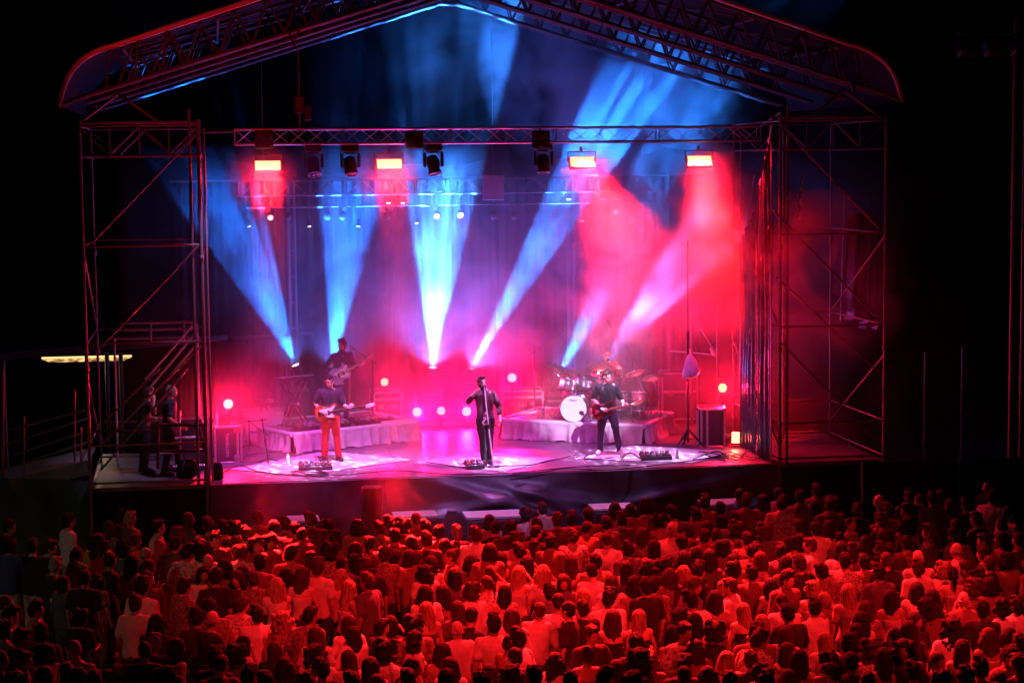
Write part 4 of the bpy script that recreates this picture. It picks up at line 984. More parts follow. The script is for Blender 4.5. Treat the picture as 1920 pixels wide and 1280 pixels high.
# ================================================================== PEOPLE
def V(*a): return Vector(a)
skin = mat('skin', (.42, .27, .2), .5, 0, .15, 18, .1, 120)
skin2 = mat('light skin', (.55, .38, .3), .5, 0, .12, 18, .1, 120)
dark_eye = mat('dark eye', (.01, .008, .008), .25, 0)
def fabric(n, c, rough=.85): return mat(n, c, rough, 0, .16, 14, .35, 160, sheen=.05)
def hairm(n, c): return mat(n, c, .7, 0, .6, 5, 1.0, 22, stretch=(9, 9, 1.2), spec=.35)
hair_dark = hairm('dark hair', (.018, .012, .01)); hair_brown = hairm('brown hair', (.06, .035, .022)); hair_blond = hairm('blond hair', (.34, .24, .14)); hair_grey = hairm('grey hair', (.28, .27, .26))

def remesh(mb, vox, faces=None, smooth=2, disp=None):
    """fuse overlapping closed shapes into one continuous surface"""
    me = mb.mesh('fuse', skin); o = bpy.data.objects.new('fuse', me); COL.objects.link(o)
    r = o.modifiers.new('r', 'REMESH'); r.mode = 'VOXEL'; r.voxel_size = vox; r.use_smooth_shade = True
    if smooth:
        s_ = o.modifiers.new('s', 'SMOOTH'); s_.factor = .5; s_.iterations = smooth
    dg = bpy.context.evaluated_depsgraph_get(); out = bpy.data.meshes.new_from_object(o.evaluated_get(dg))
    o.modifiers.clear()
    if disp:
        nn = [v.normal.copy() for v in out.vertices]
        for v, n in zip(out.vertices, nn): v.co += n*disp(v.co, n)
    if faces and len(out.polygons) > faces:
        o.data = out; d = o.modifiers.new('d', 'DECIMATE'); d.ratio = faces/(2*len(out.polygons))*1.0
        dg = bpy.context.evaluated_depsgraph_get(); out2 = bpy.data.meshes.new_from_object(o.evaluated_get(dg)); out = out2
    bpy.data.objects.remove(o)
    out.polygons.foreach_set('use_smooth', [True]*len(out.polygons)); out.materials.clear(); out.update()
    return out
def wrinkle(amp, fr=7, seed=0):
    def d(co, n):
        q = Vector((co.x*fr+seed, co.y*fr, co.z*fr*.55))
        return amp*(noise.noise(q)+.6*noise.noise(q*2.3))
    return d

MALE = [(.80, .10, .09), (.88, .165, .112), (.95, .168, .115), (1.03, .155, .108), (1.12, .15, .105), (1.22, .163, .113), (1.32, .178, .118), (1.39, .182, .108), (1.44, .15, .085), (1.475, .085, .068)]
FEM = [(.80, .11, .09), (.87, .175, .118), (.94, .17, .115), (1.02, .138, .098), (1.10, .124, .09), (1.19, .135, .105), (1.27, .146, .122), (1.34, .152, .1), (1.395, .135, .08), (1.425, .07, .062)]
class Fig:
    """joint positions of one figure facing +Y; x>0 is the figure's right hand side"""
    def __init__(s, sex='m', lean=(0, 0), head=(0, 0, 0), ra=None, la=None, rl=None, ll=None, rh=None, lh=None, hip=None, seat=0):
        s.sex = sex; s.prof = MALE if sex == 'm' else FEM; s.lean = Vector((lean[0], lean[1], 0)); s.k = 1 if sex == 'm' else .965
        s.drop = Vector((0, 0, -seat)); s.head = head
        sh = .178 if sex == 'm' else .152; zs = 1.405 if sex == 'm' else 1.365
        s.sr = s.bend(V(sh, 0, zs)); s.sl = s.bend(V(-sh, 0, zs))
        s.ra = [V(*p) for p in (ra or [(.235, -.03, 1.13), (.235, .06, .89)])]; s.la = [V(*p) for p in (la or [(-.235, -.03, 1.13), (-.235, .06, .89)])]
        s.rl = [V(*p) for p in (rl or [(.1, .015, .5), (.105, -.03, .085), (.13, .12, .03)])]; s.ll = [V(*p) for p in (ll or [(-.1, .015, .5), (-.105, -.03, .085), (-.13, .12, .03)])]
        s.rh = rh; s.lh = lh
        s.neck = s.bend(V(0, 0, 1.46 if sex == 'm' else 1.41)); s.hz = 1.625 if sex == 'm' else 1.575
        y, p, r = head; s.HM = Euler((p, r, y)).to_matrix()
        s.hc = s.bend(V(0, .015, s.hz-.11))+s.HM @ V(0, .012, .11)
    def bend(s, p):
        t = max(0, (p.z-.95)/.5); return p+s.lean*t*t*.6+s.lean*t*.4+V(0, 0, -s.lean.length_squared*t*.35)+s.drop
    def torso(s, mb, infl=0, z0=0, z1=9, n=18):
        rg = []
        for z, rx, ry in s.prof:
            if z < z0-1e-6 or z > z1+1e-6: continue
            c = s.bend(V(0, -.012*math.sin((z-.85)*6), z))
            rg.append([c+V((rx+infl)*math.copysign(abs(math.cos(a))**.85, math.cos(a)), (ry+infl)*math.sin(a), 0) for a in [2*PI*k/n for k in range(n)]])
        mb.rings(rg)
        if s.sex == 'f' and z0 < 1.2 < z1:
            for sx in (-1, 1): mb.ell(s.bend(V(sx*.068, .085, 1.245)), (.062+infl*.6, .055+infl*.6, .06+infl*.6))
        if z1 > 1.35:
            for sh in (s.sr, s.sl): mb.ell(sh+V(0, 0, -.01), (.062+infl, .064+infl, .064+infl))
            mb.capsule([s.neck+V(0, -.02, -.02), s.sr+V(-.02, 0, .022)], [.05+infl*.7, .038+infl*.7]); mb.capsule([s.neck+V(0, -.02, -.02), s.sl+V(.02, 0, .022)], [.05+infl*.7, .038+infl*.7])
    def arms(s, mb, infl=0, upto=1.0, side=None):
        k = 1 if s.sex == 'm' else .84
        for sh, a in ((s.sr, s.ra), (s.sl, s.la)):
            e, w = a[0], a[1]
            if upto >= .99:
                mb.capsule([sh, sh.lerp(e, .4), e, e.lerp(w, .35), w], [.052*k+infl, .049*k+infl, .039*k+infl, .038*k+infl, .027*k+infl])
            elif upto > .5: mb.capsule([sh, e, e.lerp(w, (upto-.5)*2)], [.054*k+infl, .043*k+infl, .04*k+infl])
            else: mb.capsule([sh, sh.lerp(e, upto*2)], [.056*k+infl, .051*k+infl*1.3])
    def legs(s, mb, infl=0, feet=True, flare=0):
        k = 1 if s.sex == 'm' else .97
        for sx, l in ((1, s.rl), (-1, s.ll)):
            h = V(sx*.085, 0, .9)+s.drop
            mb.capsule([h, h.lerp(l[0], .45), l[0], l[0].lerp(l[1], .3), l[1]], [.092*k+infl, .083*k+infl, .056*k+infl, .055*k+infl, .036*k+infl+flare], 12)
            if feet: s.foot(mb, l, 0)
        mb.ell(V(0, -.01, .9)+s.drop, (.165+infl, .115+infl, .1+infl))
    def foot(s, mb, l, infl):
        a, t = l[1], l[2]; d = V(t.x-a.x, t.y-a.y, 0).normalized(); g = a.z-.085
        mb.capsule([V(a.x, a.y, g+.05)-d*.035, V(a.x, a.y, g+.05)+d*.06, V(a.x, a.y, g+.032)+d*.17], [.04+infl, .042+infl, .032+infl], 10); mb.capsule([a, V(a.x, a.y, g+.05)], [.038+infl, .04+infl])
    def hand(s, mb, e, w, opt, sx):
        d = (w-e).normalized(); curl = .5; side = None
        if opt: d = Vector(opt.get('d', d)).normalized(); curl = opt.get('curl', .5); side = opt.get('side')
        side = Vector(side) if side else V(0, 1, 0)            # towards the thumb
        side = (side-d*side.dot(d)).normalized(); nrm = d.cross(side)*(-sx)     # palm side
        pal = V(-sx, 0, 0)
        if opt and 'palm' in opt: pal = Vector(opt['palm'])
        if nrm.dot(pal) < 0: nrm = -nrm
        k = 1 if s.sex == 'm' else .88
        mb.capsule([w-d*.01, w+d*.03*k, w+d*.075*k], [(.026*k, .026*k)]*1+[(.034*k, .034*k), (.03*k, .03*k)], 8)
        mb.ell(w+d*.055*k, (.042*k, .018*k, .048*k), Matrix((side, nrm, d)).transposed().to_4x4(), 10, 6)
        for i, (o, ln) in enumerate(((.03, .072), (.01, .082), (-.011, .076), (-.03, .058))):
            b = w+d*.09*k+side*o*k; c1 = curl*.9+.08*i*curl; d1 = (d*math.cos(c1)+nrm*math.sin(c1)); d2 = (d*math.cos(c1*2.1)+nrm*math.sin(c1*2.1))
            mb.capsule([b-d*.03, b, b+d1*ln*.5*k, b+d1*ln*.5*k+d2*ln*.5*k], [.0105, .0105, .0098, .0085], 6)
        b = w+d*.03*k+side*.03*k; td = (d*.75+side*.65+nrm*.35).normalized()
        mb.capsule([w+d*.02, b, b+td*.035*k, b+td*.035*k+(d*.9+nrm*.4).normalized()*.03*k], [.014, .013, .011, .0095], 6)
    def headm(s, mb):
        H = s.HM; c = s.hc; k = s.k; M4 = H.to_4x4()
        def e(p, r): mb.ell(c+H @ V(*[x*k for x in p]), [x*k for x in r], M4, 14, 10)
        e((0, -.008, .025), (.077, .096, .098)); e((0, .022, -.045), (.06, .07, .075)); e((0, .045, -.088), (.032, .036, .03)); e((0, .075, .02), (.05, .022, .03))
        e((0, .098, -.03), (.014, .018, .015)); mb.capsule([c+H @ V(0, .09*k, .015*k), c+H @ V(0, .102*k, -.028*k)], [.009*k, .013*k], 8)
        e((0, .088, -.066), (.024, .01, .007)); e((0, .086, -.078), (.02, .01, .007))
        for sx in (-1, 1): e((sx*.078, -.008, -.008), (.011, .022, .034)); e((sx*.042, .07, -.03), (.022, .02, .024))
        mb.capsule([s.neck+V(0, -.012, -.06), s.neck+V(0, -.005, .02), c+H @ V(0, -.012, -.06)], [.06*k, .055*k, .056*k], 12)
    def body(s, vox, faces, feet=True):
        mb = MB(); s.torso(mb); s.arms(mb); s.legs(mb, 0, True); s.headm(mb)
        s.hand(mb, s.ra[0], s.ra[1], s.rh, 1); s.hand(mb, s.la[0], s.la[1], s.lh, -1)
        return remesh(mb, vox, faces, 2)
    def shirt(s, vox, faces, sleeve=.34, infl=.016, z0=.88, z1=9, seed=0, collar=False, amp=.009):
        mb = MB(); s.torso(mb, infl, z0, z1)
        if sleeve: s.arms(mb, infl*1.0, sleeve)
        if collar: mb.capsule([s.neck+V(-.03, .01, -.005), s.neck+V(.03, .01, -.005)], [.07, .07])
        return remesh(mb, vox, faces, 1, wrinkle(amp, 8, seed))
    def tank(s, vox, faces, seed=0):
        mb = MB(); s.torso(mb, .013, .88, 1.28)
        for sx in (-1, 1):
            mb.capsule([s.bend(V(sx*.09, .1, 1.25)), s.bend(V(sx*.085, .06, 1.38)), s.bend(V(sx*.08, -.02, 1.41)), s.bend(V(sx*.08, -.1, 1.25))], [.016]*4, 8)
        return remesh(mb, vox, faces, 1, wrinkle(.006, 8, seed))
    def pants(s, vox, faces, infl=.013, seed=0, flare=.012):
        mb = MB(); s.legs(mb, infl, False, flare); return remesh(mb, vox, faces, 1, wrinkle(.008, 9, seed))
    def shoes(s, vox, faces):
        mb = MB(); s.foot(mb, s.rl, .012); s.foot(mb, s.ll, .012); return remesh(mb, vox, faces, 1)

def hair_mesh(kind, seed, vox=.012, faces=1700):
    """hair in head space: origin at the head centre, face towards +Y"""
    rnd = random.Random(seed); mb = MB()
    def cap(th, low=0):
        mb.ell((0, -.022, .036), (.08+th, .093+th, .094+th), n=18, m=12)
        mb.ell((0, -.052, -.01-low), (.077+th, .066+th, .082+th), n=16, m=10)
    amp, fr, zs = .006, 26, .35
    if kind == 'short':
        cap(.006); mb.ell((0, .05, .1), (.06, .045, .03)); amp, fr, zs = .014, 30, .8
    elif kind == 'quiff':
        cap(.008); mb.ell((.01, .05, .112), (.062, .05, .042)); mb.ell((-.02, .0, .13), (.06, .06, .03)); amp, fr, zs = .017, 26, .7
    elif kind == 'crop':
        mb.ell((0, -.02, .034), (.081, .097, .096), n=18, m=12); mb.ell((0, -.05, -.02), (.076, .06, .06)); amp, fr, zs = .005, 40, 1
    elif kind in ('long', 'wavy', 'straight'):
        cap(.012, .02); w = {'long': 1.0, 'wavy': 1.12, 'straight': .92}[kind]; L = rnd.uniform(.30, .44)
        for k in range(15):                     # locks falling from the crown over the back and sides
            a = PI*(1.0*k/14)+PI; x, y = math.cos(a), math.sin(a)
            sway = rnd.uniform(-.02, .02); l2 = L*rnd.uniform(.82, 1.05)*(1 if abs(x) < .85 else .8)
            p = []
            for i in range(6):
                t = i/5; wv = (.014*math.sin(t*9+k*1.3) if kind == 'wavy' else 0)
                p.append(V((x*(.076+.03*t*w)+sway*t+wv)*w, min(.02, y*(.088-.01*t))-.018+(.035 if abs(x) > .93 else 0)*(1-t)-.028*t*(1-abs(x)), .03-t*(l2+.03)))
            r0 = .028 if kind != 'wavy' else .032
            mb.capsule(p, [r0, r0*1.02, r0*.98, r0*.9, r0*.75, r0*.3], 8)
        mb.ell((0, -.08, -.12), (.085*w, .042, .12)); amp, fr, zs = .007, 34, .07
        if kind == 'wavy': amp, fr, zs = .011, 24, .5
    elif kind == 'bob':
        cap(.014, .03)
        for k in range(11):
            a = PI+PI*k/10; x, y = math.cos(a), math.sin(a)
            mb.capsule([V(x*.078, y*.08, .02), V(x*.093, y*.092, -.07), V(x*.085, y*.085, -.15)], [.03, .032, .018], 8)
        amp, fr, zs = .007, 30, .12
    elif kind == 'curly':
        for k in range(46):
            a, z = rnd.uniform(0, 2*PI), rnd.uniform(-.1, .14); rr = .098*math.sqrt(max(.05, 1-(z/.17)**2))
            x, y = rr*math.cos(a), rr*math.sin(a)-.02
            if y > .035 and z < .07: continue
            mb.ell((x, y, z), [rnd.uniform(.026, .042)]*3, n=8, m=6)
        cap(.012, .02); amp, fr, zs = .013, 36, 1
    elif kind == 'curlong':
        cap(.014, .03)
        for k in range(50):
            z = rnd.uniform(-.3, .1); a = rnd.uniform(PI*.92, PI*2.08); w = .1+(.03 if z < 0 else 0)
            mb.ell((w*math.cos(a), .085*math.sin(a)-.02, z), [rnd.uniform(.028, .042)]*3, n=8, m=6)
        mb.ell((0, -.08, -.14), (.1, .05, .15)); amp, fr, zs = .014, 30, .8
    elif kind == 'pony':
        cap(.007); mb.ell((0, -.12, .06), (.03, .03, .03))
        mb.capsule([V(0, -.13, .06), V(0, -.17, .0), V(.005, -.16, -.12), V(.01, -.14, -.26)], [.022, .034, .03, .008], 8); amp, fr, zs = .005, 34, .1
    elif kind == 'bun':
        cap(.007); mb.ell((0, -.1, .105), (.045, .045, .04)); amp, fr, zs = .007, 30, .6
    elif kind == 'bald':
        mb.ell((0, -.06, -.028), (.078, .05, .035)); mb.ell((.06, -.03, -.02), (.022, .045, .03)); mb.ell((-.06, -.03, -.02), (.022, .045, .03)); amp = .002
    def disp(co, n):
        a = math.atan2(co.y+.02, co.x)*.1
        if zs < .2:
            return amp*noise.noise(Vector((co.x*fr*2.2+seed, co.y*fr*2.2, co.z*fr*zs)))*1.5
        return amp*(noise.noise(Vector((co.x*fr+seed, co.y*fr, co.z*fr*zs)))+.5*noise.noise(Vector((co.x*fr*2.2, co.y*fr*2.2+seed, co.z*fr*2*zs))))
    return remesh(mb, vox, faces, 1, disp)

def put(name, me, m, parent, M=None):
    o = link(name, me, parent, M)
    if not me.materials: me.materials.append(m)
    o.material_slots[0].link = 'OBJECT'; o.material_slots[0].material = m
    return o
def headmat(f): return Matrix.Translation(f.hc) @ f.HM.to_4x4()
def face_bits(f, parent, beard=None, glasses=False, brow=hair_dark):
    HM4 = headmat(f); k = f.k
    b = MB()
    for sx in (-1, 1): b.ell((sx*.031*k, .088*k, .004*k), (.013, .008, .007), n=10, m=6)
    b2 = MB()
    for sx in (-1, 1): b2.capsule([V(sx*.014, .095, .024), V(sx*.034, .095, .03), V(sx*.052, .082, .024)], [.005, .006, .004], 6)
    link('eyes', b.mesh('eyes', dark_eye, True), parent, HM4); put('eyebrows', b2.mesh('eyebrows', brow, True), brow, parent, HM4)
    b3 = MB(); b3.ell((0, .0985, -.071), (.019, .004, .0045), n=10, m=6); link('mouth', b3.mesh('mouth', dark_eye, True), parent, HM4)
    if beard:
        mb = MB(); mb.ell((0, .035, -.082), (.05, .055, .042)); mb.ell((0, .09, -.055), (.03, .012, .006)); mb.ell((.055, .01, -.05), (.014, .035, .04)); mb.ell((-.055, .01, -.05), (.014, .035, .04))
        put('beard', remesh(mb, .008, 900, 1, wrinkle(.004, 60)), beard, parent, HM4)
    if glasses:
        b4 = MB()
        for sx in (-1, 1): b4.box((sx*.034, .103, .004), (.05, .008, .034))
        b4.box((0, .103, .012), (.02, .008, .006)); link('glasses', b4.mesh('glasses', dark_eye, bevel=.003), parent, HM4)

def performer(label, p, rotz, f, hair, hmat, top, tmat, pmat, smat, skinm, beard=None, glasses=False, scale=1.0, sleeve=.34, collar=False, seed=1, group='musicians on the stage', hk=1.0, apron=None):
    t = thing('person', label, 'person', p, rotz, group); t.scale = (scale,)*3
    put('body', f.body(.0095, 9000), skinm, t)
    put('shirt', f.shirt(.011, 5000, sleeve, .015, .88, 9, seed, collar, .017), tmat, t)
    put('trousers', f.pants(.012, 5000, .016, seed+3), pmat, t)
    put('shoes', f.shoes(.009, 1600), smat, t)
    if hair: put('hair', hair_mesh(hair, seed, .009, 2600), hmat, t, headmat(f) @ Matrix.Diagonal((hk, hk, hk, 1)))
    face_bits(f, t, beard, glasses)
    return t
blk = fabric('black cotton', (.022, .02, .022)); charc = fabric('charcoal cotton', (.05, .045, .05)); redbrown = fabric('rust trousers', (.5, .02, .02)); denim = fabric('dark denim', (.03, .035, .06)); whitef = fabric('white cotton', (.68, .66, .64)); leather = mat('dark leather', (.03, .02, .02), .4, 0, .3, 20); whiteshoe = mat('white trainers', (.7, .68, .68), .5, 0, .1); greyf = fabric('grey plum cotton', (.035, .024, .034)); navy = fabric('navy cotton', (.03, .035, .07))

def wpt(px, py, z): q = at(px, py, z=z); return Vector((q.x, q.y, z))
# the singer
sg = wpt(912, 873, ZS)+Vector((0, .08, .018))
F = Fig('m', lean=(.03, -.02), head=(.18, .1, .12), ra=[(.36, .05, 1.26), (.25, .2, 1.46)], la=[(-.29, -.06, 1.14), (-.3, .03, .9)], rh=dict(d=(-.75, .2, .55), curl=.9, side=(0, .3, 1), palm=(-1, .3, 0)), lh=dict(d=(0, .2, -1), curl=.6), rl=[(.07, .03, .5), (.03, -.02, .085), (.05, .14, .03)], ll=[(-.08, .02, .5), (-.07, -.05, .085), (-.1, .12, .03)])
performer('singer in a dark open jacket raising one hand at the centre microphone', sg, PI+.1, F, 'short', hair_dark, None, fabric('dark red black jacket', (.05, .022, .03)), blk, leather, skin2, hair_dark, sleeve=.75, collar=True, seed=2)
jk = bpy.data.objects['person']
lap = fabric('jacket lapel', (.07, .03, .04))
for sx in (-1, 1):
    b = MB(); b.grid(lambda u, v: Vector((sx*(.05+.085*u+.03*v), .135+.035*math.sin(u*3)-.03*u-.02*v+.01*math.sin(v*9+sx), 1.42-.5*v)), 6, 14)
    put('jacket_front', b.mesh('jacket_front', lap, True), lap, jk)
hk = thing('cloth_strip', 'pale cloth hanging at the belt of the singer', 'cloth', sg+Vector((.02, -.17, .8)))
b = MB(); b.grid(lambda u, v: Vector((-.09+.05*u+.02*math.sin(v*7), .02*math.sin(u*6+v*4), .16*(1-v))), 6, 10); link('cloth', b.mesh('cloth', whitecloth, True), hk)

# guitars
wood_sun = mat('sunburst body', (.32, .05, .02), .2, 0, .35, 4); creamp = mat('cream pickguard', (.75, .7, .66), .35, 0, .05); maple = mat('maple neck', (.5, .3, .14), .4, 0, .2, 12); rosew = mat('dark fretboard', (.05, .03, .025), .5, 0, .2, 20); paleblue = mat('pale blue body', (.3, .36, .5), .2, 0, .1); darkred = mat('dark red body', (.10, .015, .015), .2, 0, .25, 5)
def catmull(P, n=6):
    out = []; N = len(P)
    for i in range(N):
        p0, p1, p2, p3 = [Vector(P[(i+k) % N]) for k in (-1, 0, 1, 2)]
        for k in range(n):
            t = k/n; out.append(.5*((2*p1)+(p2-p0)*t+(2*p0-5*p1+4*p2-p3)*t*t+(3*p1-p0-3*p2+p3)*t**3))
    return [(p.x, p.y) for p in out]
def guitar(label, M, bodym, guardm, neckm, bass=False, hollow=False):
    """x along the neck, z away from the player"""
    t = bpy.data.objects.new('bass_guitar' if bass else 'electric_guitar', None); COL.objects.link(t); t.matrix_basis = M; ROOTINV[t.name] = Matrix.Identity(4)
    tag(t, label, 'bass guitar' if bass else 'guitar', 'guitars held by the musicians')
    if hollow: O = [(-.24, .0), (-.2, .15), (-.08, .18), (.03, .13), (.13, .15), (.2, .1), (.2, .03), (.17, 0), (.2, -.04), (.2, -.11), (.12, -.15), (.02, -.13), (-.09, -.18), (-.2, -.15)]
    else: O = [(-.22, .0), (-.19, .13), (-.09, .165), (.0, .12), (.1, .12), (.2, .165), (.25, .14), (.2, .07), (.15, .02), (.15, -.03), (.19, -.08), (.2, -.13), (.13, -.135), (.03, -.11), (-.08, -.16), (-.18, -.14)]
    b = MB(); b.prism(catmull(O, 5), -.022, .022); bd = link('guitar_body', b.mesh('guitar_body', bodym, bevel=.006), t)
    G = [(-.12, .07), (-.02, .09), (.1, .09), (.19, .13), (.2, .1), (.14, .03), (.14, -.03), (.15, -.1), (.08, -.1), (.0, -.07), (-.06, -.03)]
    b = MB(); b.prism(catmull(G, 4), .0225, .026); link('pickguard', b.mesh('pickguard', guardm), bd)
    for x in (-.05, .06): box('pickup', (x, 0, .03), (.04, .09, .014), blackplastic, bd, bevel=.003)
    box('bridge', (-.13, 0, .029), (.05, .09, .014), chrome, bd, bevel=.003)
    for x, y in ((-.04, -.1), (-.08, -.1)): b = MB(); b.lathe([(.013, .023), (.012, .04), (.001, .041)], 8); link('knob', b.mesh('knob', chrome), bd, Matrix.Translation((x, y, 0)))
    NL = .7 if bass else .52
    b = MB(); b.box((.12+NL/2, 0, .012), (NL, .048, .03)); nk = link('neck', b.mesh('neck', neckm, bevel=.006), t); box('fretboard', (.1+NL/2, 0, .029), (NL+.04, .046, .006), rosew if neckm is not maple or bass else maple, nk, bevel=0)
    hx = .12+NL; b = MB(); b.prism(catmull([(hx, .024), (hx+.05, .045), (hx+.15, .05), (hx+.19, .03), (hx+.17, -.0), (hx+.1, -.02), (hx, -.024)], 4), .0, .018); hd = link('headstock', b.mesh('headstock', creamp if bass else neckm), t)
    for k in range(4 if bass else 6): xx = hx+.03+k*(.035 if bass else .024); rod('tuning_peg', (xx, .03, .009), (xx, .075, .009), .007, chrome, hd, 6)
    for k in range(4): rod('string', (-.13, -.024+.016*k, .036), (hx+.05, -.014+.01*k, .036), .0014, chrome, t, 4)
    return t
def gmat(root, loc, ax, ang, tilt=0):
    """guitar placed in a figure's frame: neck direction in the x-z plane"""
    d = Vector((-math.cos(ang), .12, math.sin(ang))).normalized(); z = Vector((0, 1, tilt)); z = (z-d*z.dot(d)).normalized(); y = z.cross(d)
    return root.matrix_basis @ Matrix.Translation(loc) @ Matrix((d, y, z)).transposed().to_4x4()
# bassist, front left
bp = wpt(622, 866, ZS)+Vector((0, .05, .018))
F = Fig('m', lean=(.0, .02), head=(.1, -.28, .05), ra=[(.31, -.06, 1.16), (.16, .2, 1.02)], la=[(-.28, .02, 1.12), (-.4, .26, 1.09)], rh=dict(d=(-.8, .35, -.35), curl=.7, side=(0, .2, 1), palm=(0, -1, -.2)), lh=dict(d=(-.45, .2, .5), curl=1.2, side=(-.3, .4, .8), palm=(.3, -.8, 0)), rl=[(.11, .02, .5), (.14, -.03, .085), (.2, .1, .03)], ll=[(-.11, .02, .5), (-.14, -.03, .085), (-.2, .1, .03)])
P1 = performer('man in a grey shirt and red lit trousers playing a bass at front left', bp, PI-.12, F, 'short', hair_dark, None, greyf, redbrown, leather, skin2, None, False, 1.0, .36, False, 4)
guitar('sunburst bass guitar with a cream pickguard held by the front left man', gmat(P1, (.08, .19, 1.0), 0, .16), wood_sun, creamp, maple, True)
# right guitarist
gp = wpt(1141, 854, ZS)+Vector((0, .05, .018))
F = Fig('m', lean=(.02, .07), head=(.35, -.3, .12), ra=[(.3, -.05, 1.15), (.14, .23, .96)], la=[(-.29, .02, 1.12), (-.3, .27, 1.0)], rh=dict(d=(-.8, .3, -.3), curl=.7, side=(0, .2, 1), palm=(0, -1, -.2)), lh=dict(d=(-.4, .3, .4), curl=1.2, side=(-.3, .4, .8), palm=(.3, -.8, 0)), rl=[(.15, .04, .5), (.17, -.02, .085), (.22, .12, .03)], ll=[(-.16, .06, .5), (-.24, -.03, .085), (-.32, .1, .03)])
P2 = performer('man in a black shirt and white trainers playing guitar in front of the drums', gp, PI-.1, F, 'quiff', hair_brown, None, blk, denim, whiteshoe, skin2, None, False, 1.0, .4, False, 6)
guitar('dark red electric guitar with a pale neck held in front of the drums', gmat(P2, (.12, .2, .93), 0, .2), darkred, blackplastic, maple)
# back guitarist on the left riser
kp = onL(1.75, .95); F = Fig('m', lean=(-.02, .03), head=(-.75, -.08, 0), ra=[(.31, -.08, 1.17), (.14, .2, 1.07)], la=[(-.29, .06, 1.16), (-.33, .3, 1.22)], rh=dict(d=(-.8, .3, -.3), curl=.7, side=(0, .2, 1), palm=(0, -1, -.2)), lh=dict(d=(-.4, .3, .5), curl=1.2, side=(-.3, .4, .8), palm=(.3, -.8, 0)))
P3 = performer('man in a dark shirt and tie playing a pale guitar on the left riser', (kp.x, kp.y, HR+.003), PI+.25, F, 'quiff', hair_dark, None, navy, blk, leather, skin, hair_dark, False, 1.02, .8, True, 8)
guitar('pale blue rounded guitar held by the man on the left riser', gmat(P3, (.08, .2, 1.03), 0, .48), paleblue, creamp, maple, False, True)
b = MB(); b.prism([(-.02, 0), (.02, 0), (.035, -.32), (0, -.37), (-.035, -.32)], -.004, .004, Matrix.Rotation(PI/2, 4, 'X')); put('tie', b.mesh('tie', whitecloth), fabric('pale tie', (.4, .4, .5)), P3, Matrix.Translation((0, .135, 1.42)))
# drummer
dp = kit.matrix_basis @ Vector((.1, .55, 0)); SD = .36
F = Fig('m', lean=(.0, .06), head=(.25, -.1, 0), seat=SD, ra=[(.3, .06, .84), (.14, .32, .86)], la=[(-.3, .04, .82), (-.3, .3, .98)], rh=dict(d=(-.2, 1, .1), curl=1.1, side=(0, 0, 1)), lh=dict(d=(.2, .8, .5), curl=1.1, side=(0, 0, 1)), rl=[(.2, .4, .5), (.2, .42, .085), (.22, .6, .03)], ll=[(-.2, .38, .5), (-.24, .36, .085), (-.3, .5, .03)])
P4 = performer('bearded drummer in a dark shirt seated behind the drum kit', (dp.x, dp.y, HR+.0), RRZ+PI+.22, F, 'quiff', hair_dark, None, fabric('plum shirt', (.09, .045, .07)), denim, leather, skin2, hair_dark, True, 1.06, .36, False, 12)
for sx, a, d in ((1, (.12, .4, .87), (-.2, .38, .12)), (-1, (-.28, .38, 1.03), (.12, .25, .3))):
    A = P4.matrix_basis @ Vector(a); B3 = P4.matrix_basis @ (Vector(a)+Vector(d)); tag(rod('drum_stick', A, B3, .008, maple), 'wooden drum stick in the '+('right' if sx > 0 else 'left')+' hand of the drummer', 'drum stick', 'drum sticks')
# crew on the left wing
q = at(322, 850, y=1.0); q.z = ZS
F = Fig('m', lean=(0, .02), head=(0, 0, 0), ra=[(.27, -.04, 1.14), (.25, .18, .98)], la=[(-.25, -.1, 1.14), (-.22, .02, .93)], rl=[(.1, .1, .5), (.1, .2, .085), (.1, .36, .03)], ll=[(-.1, -.02, .5), (-.1, -.12, .085), (-.1, .03, .03)])
performer('grey haired man in a black shirt and shorts watching from the left wing', (q.x-.02, 1.0, ZS), -PI/2+.15, F, 'crop', hair_grey, None, blk, blk, leather, skin, hair_grey, False, 1.02, .36, False, 14, 'stage crew on the left wing')
q = at(268, 760, y=1.6)
F = Fig('m', lean=(.0, .08), head=(-.1, -.1, 0), ra=[(.24, .18, 1.22), (.1, .2, 1.47)], la=[(-.23, .1, 1.13), (.0, .24, 1.1)], rh=dict(d=(-.3, .1, .9), curl=1.0, side=(-.5, -.8, 0)))
performer('crew man holding a hand to his mouth on the left wing', (q.x, 1.6, ZS), -PI/2+.3, F, 'short', hair_brown, None, blk, blk, leather, skin, None, False, .96, .36, False, 16, 'stage crew on the left wing')
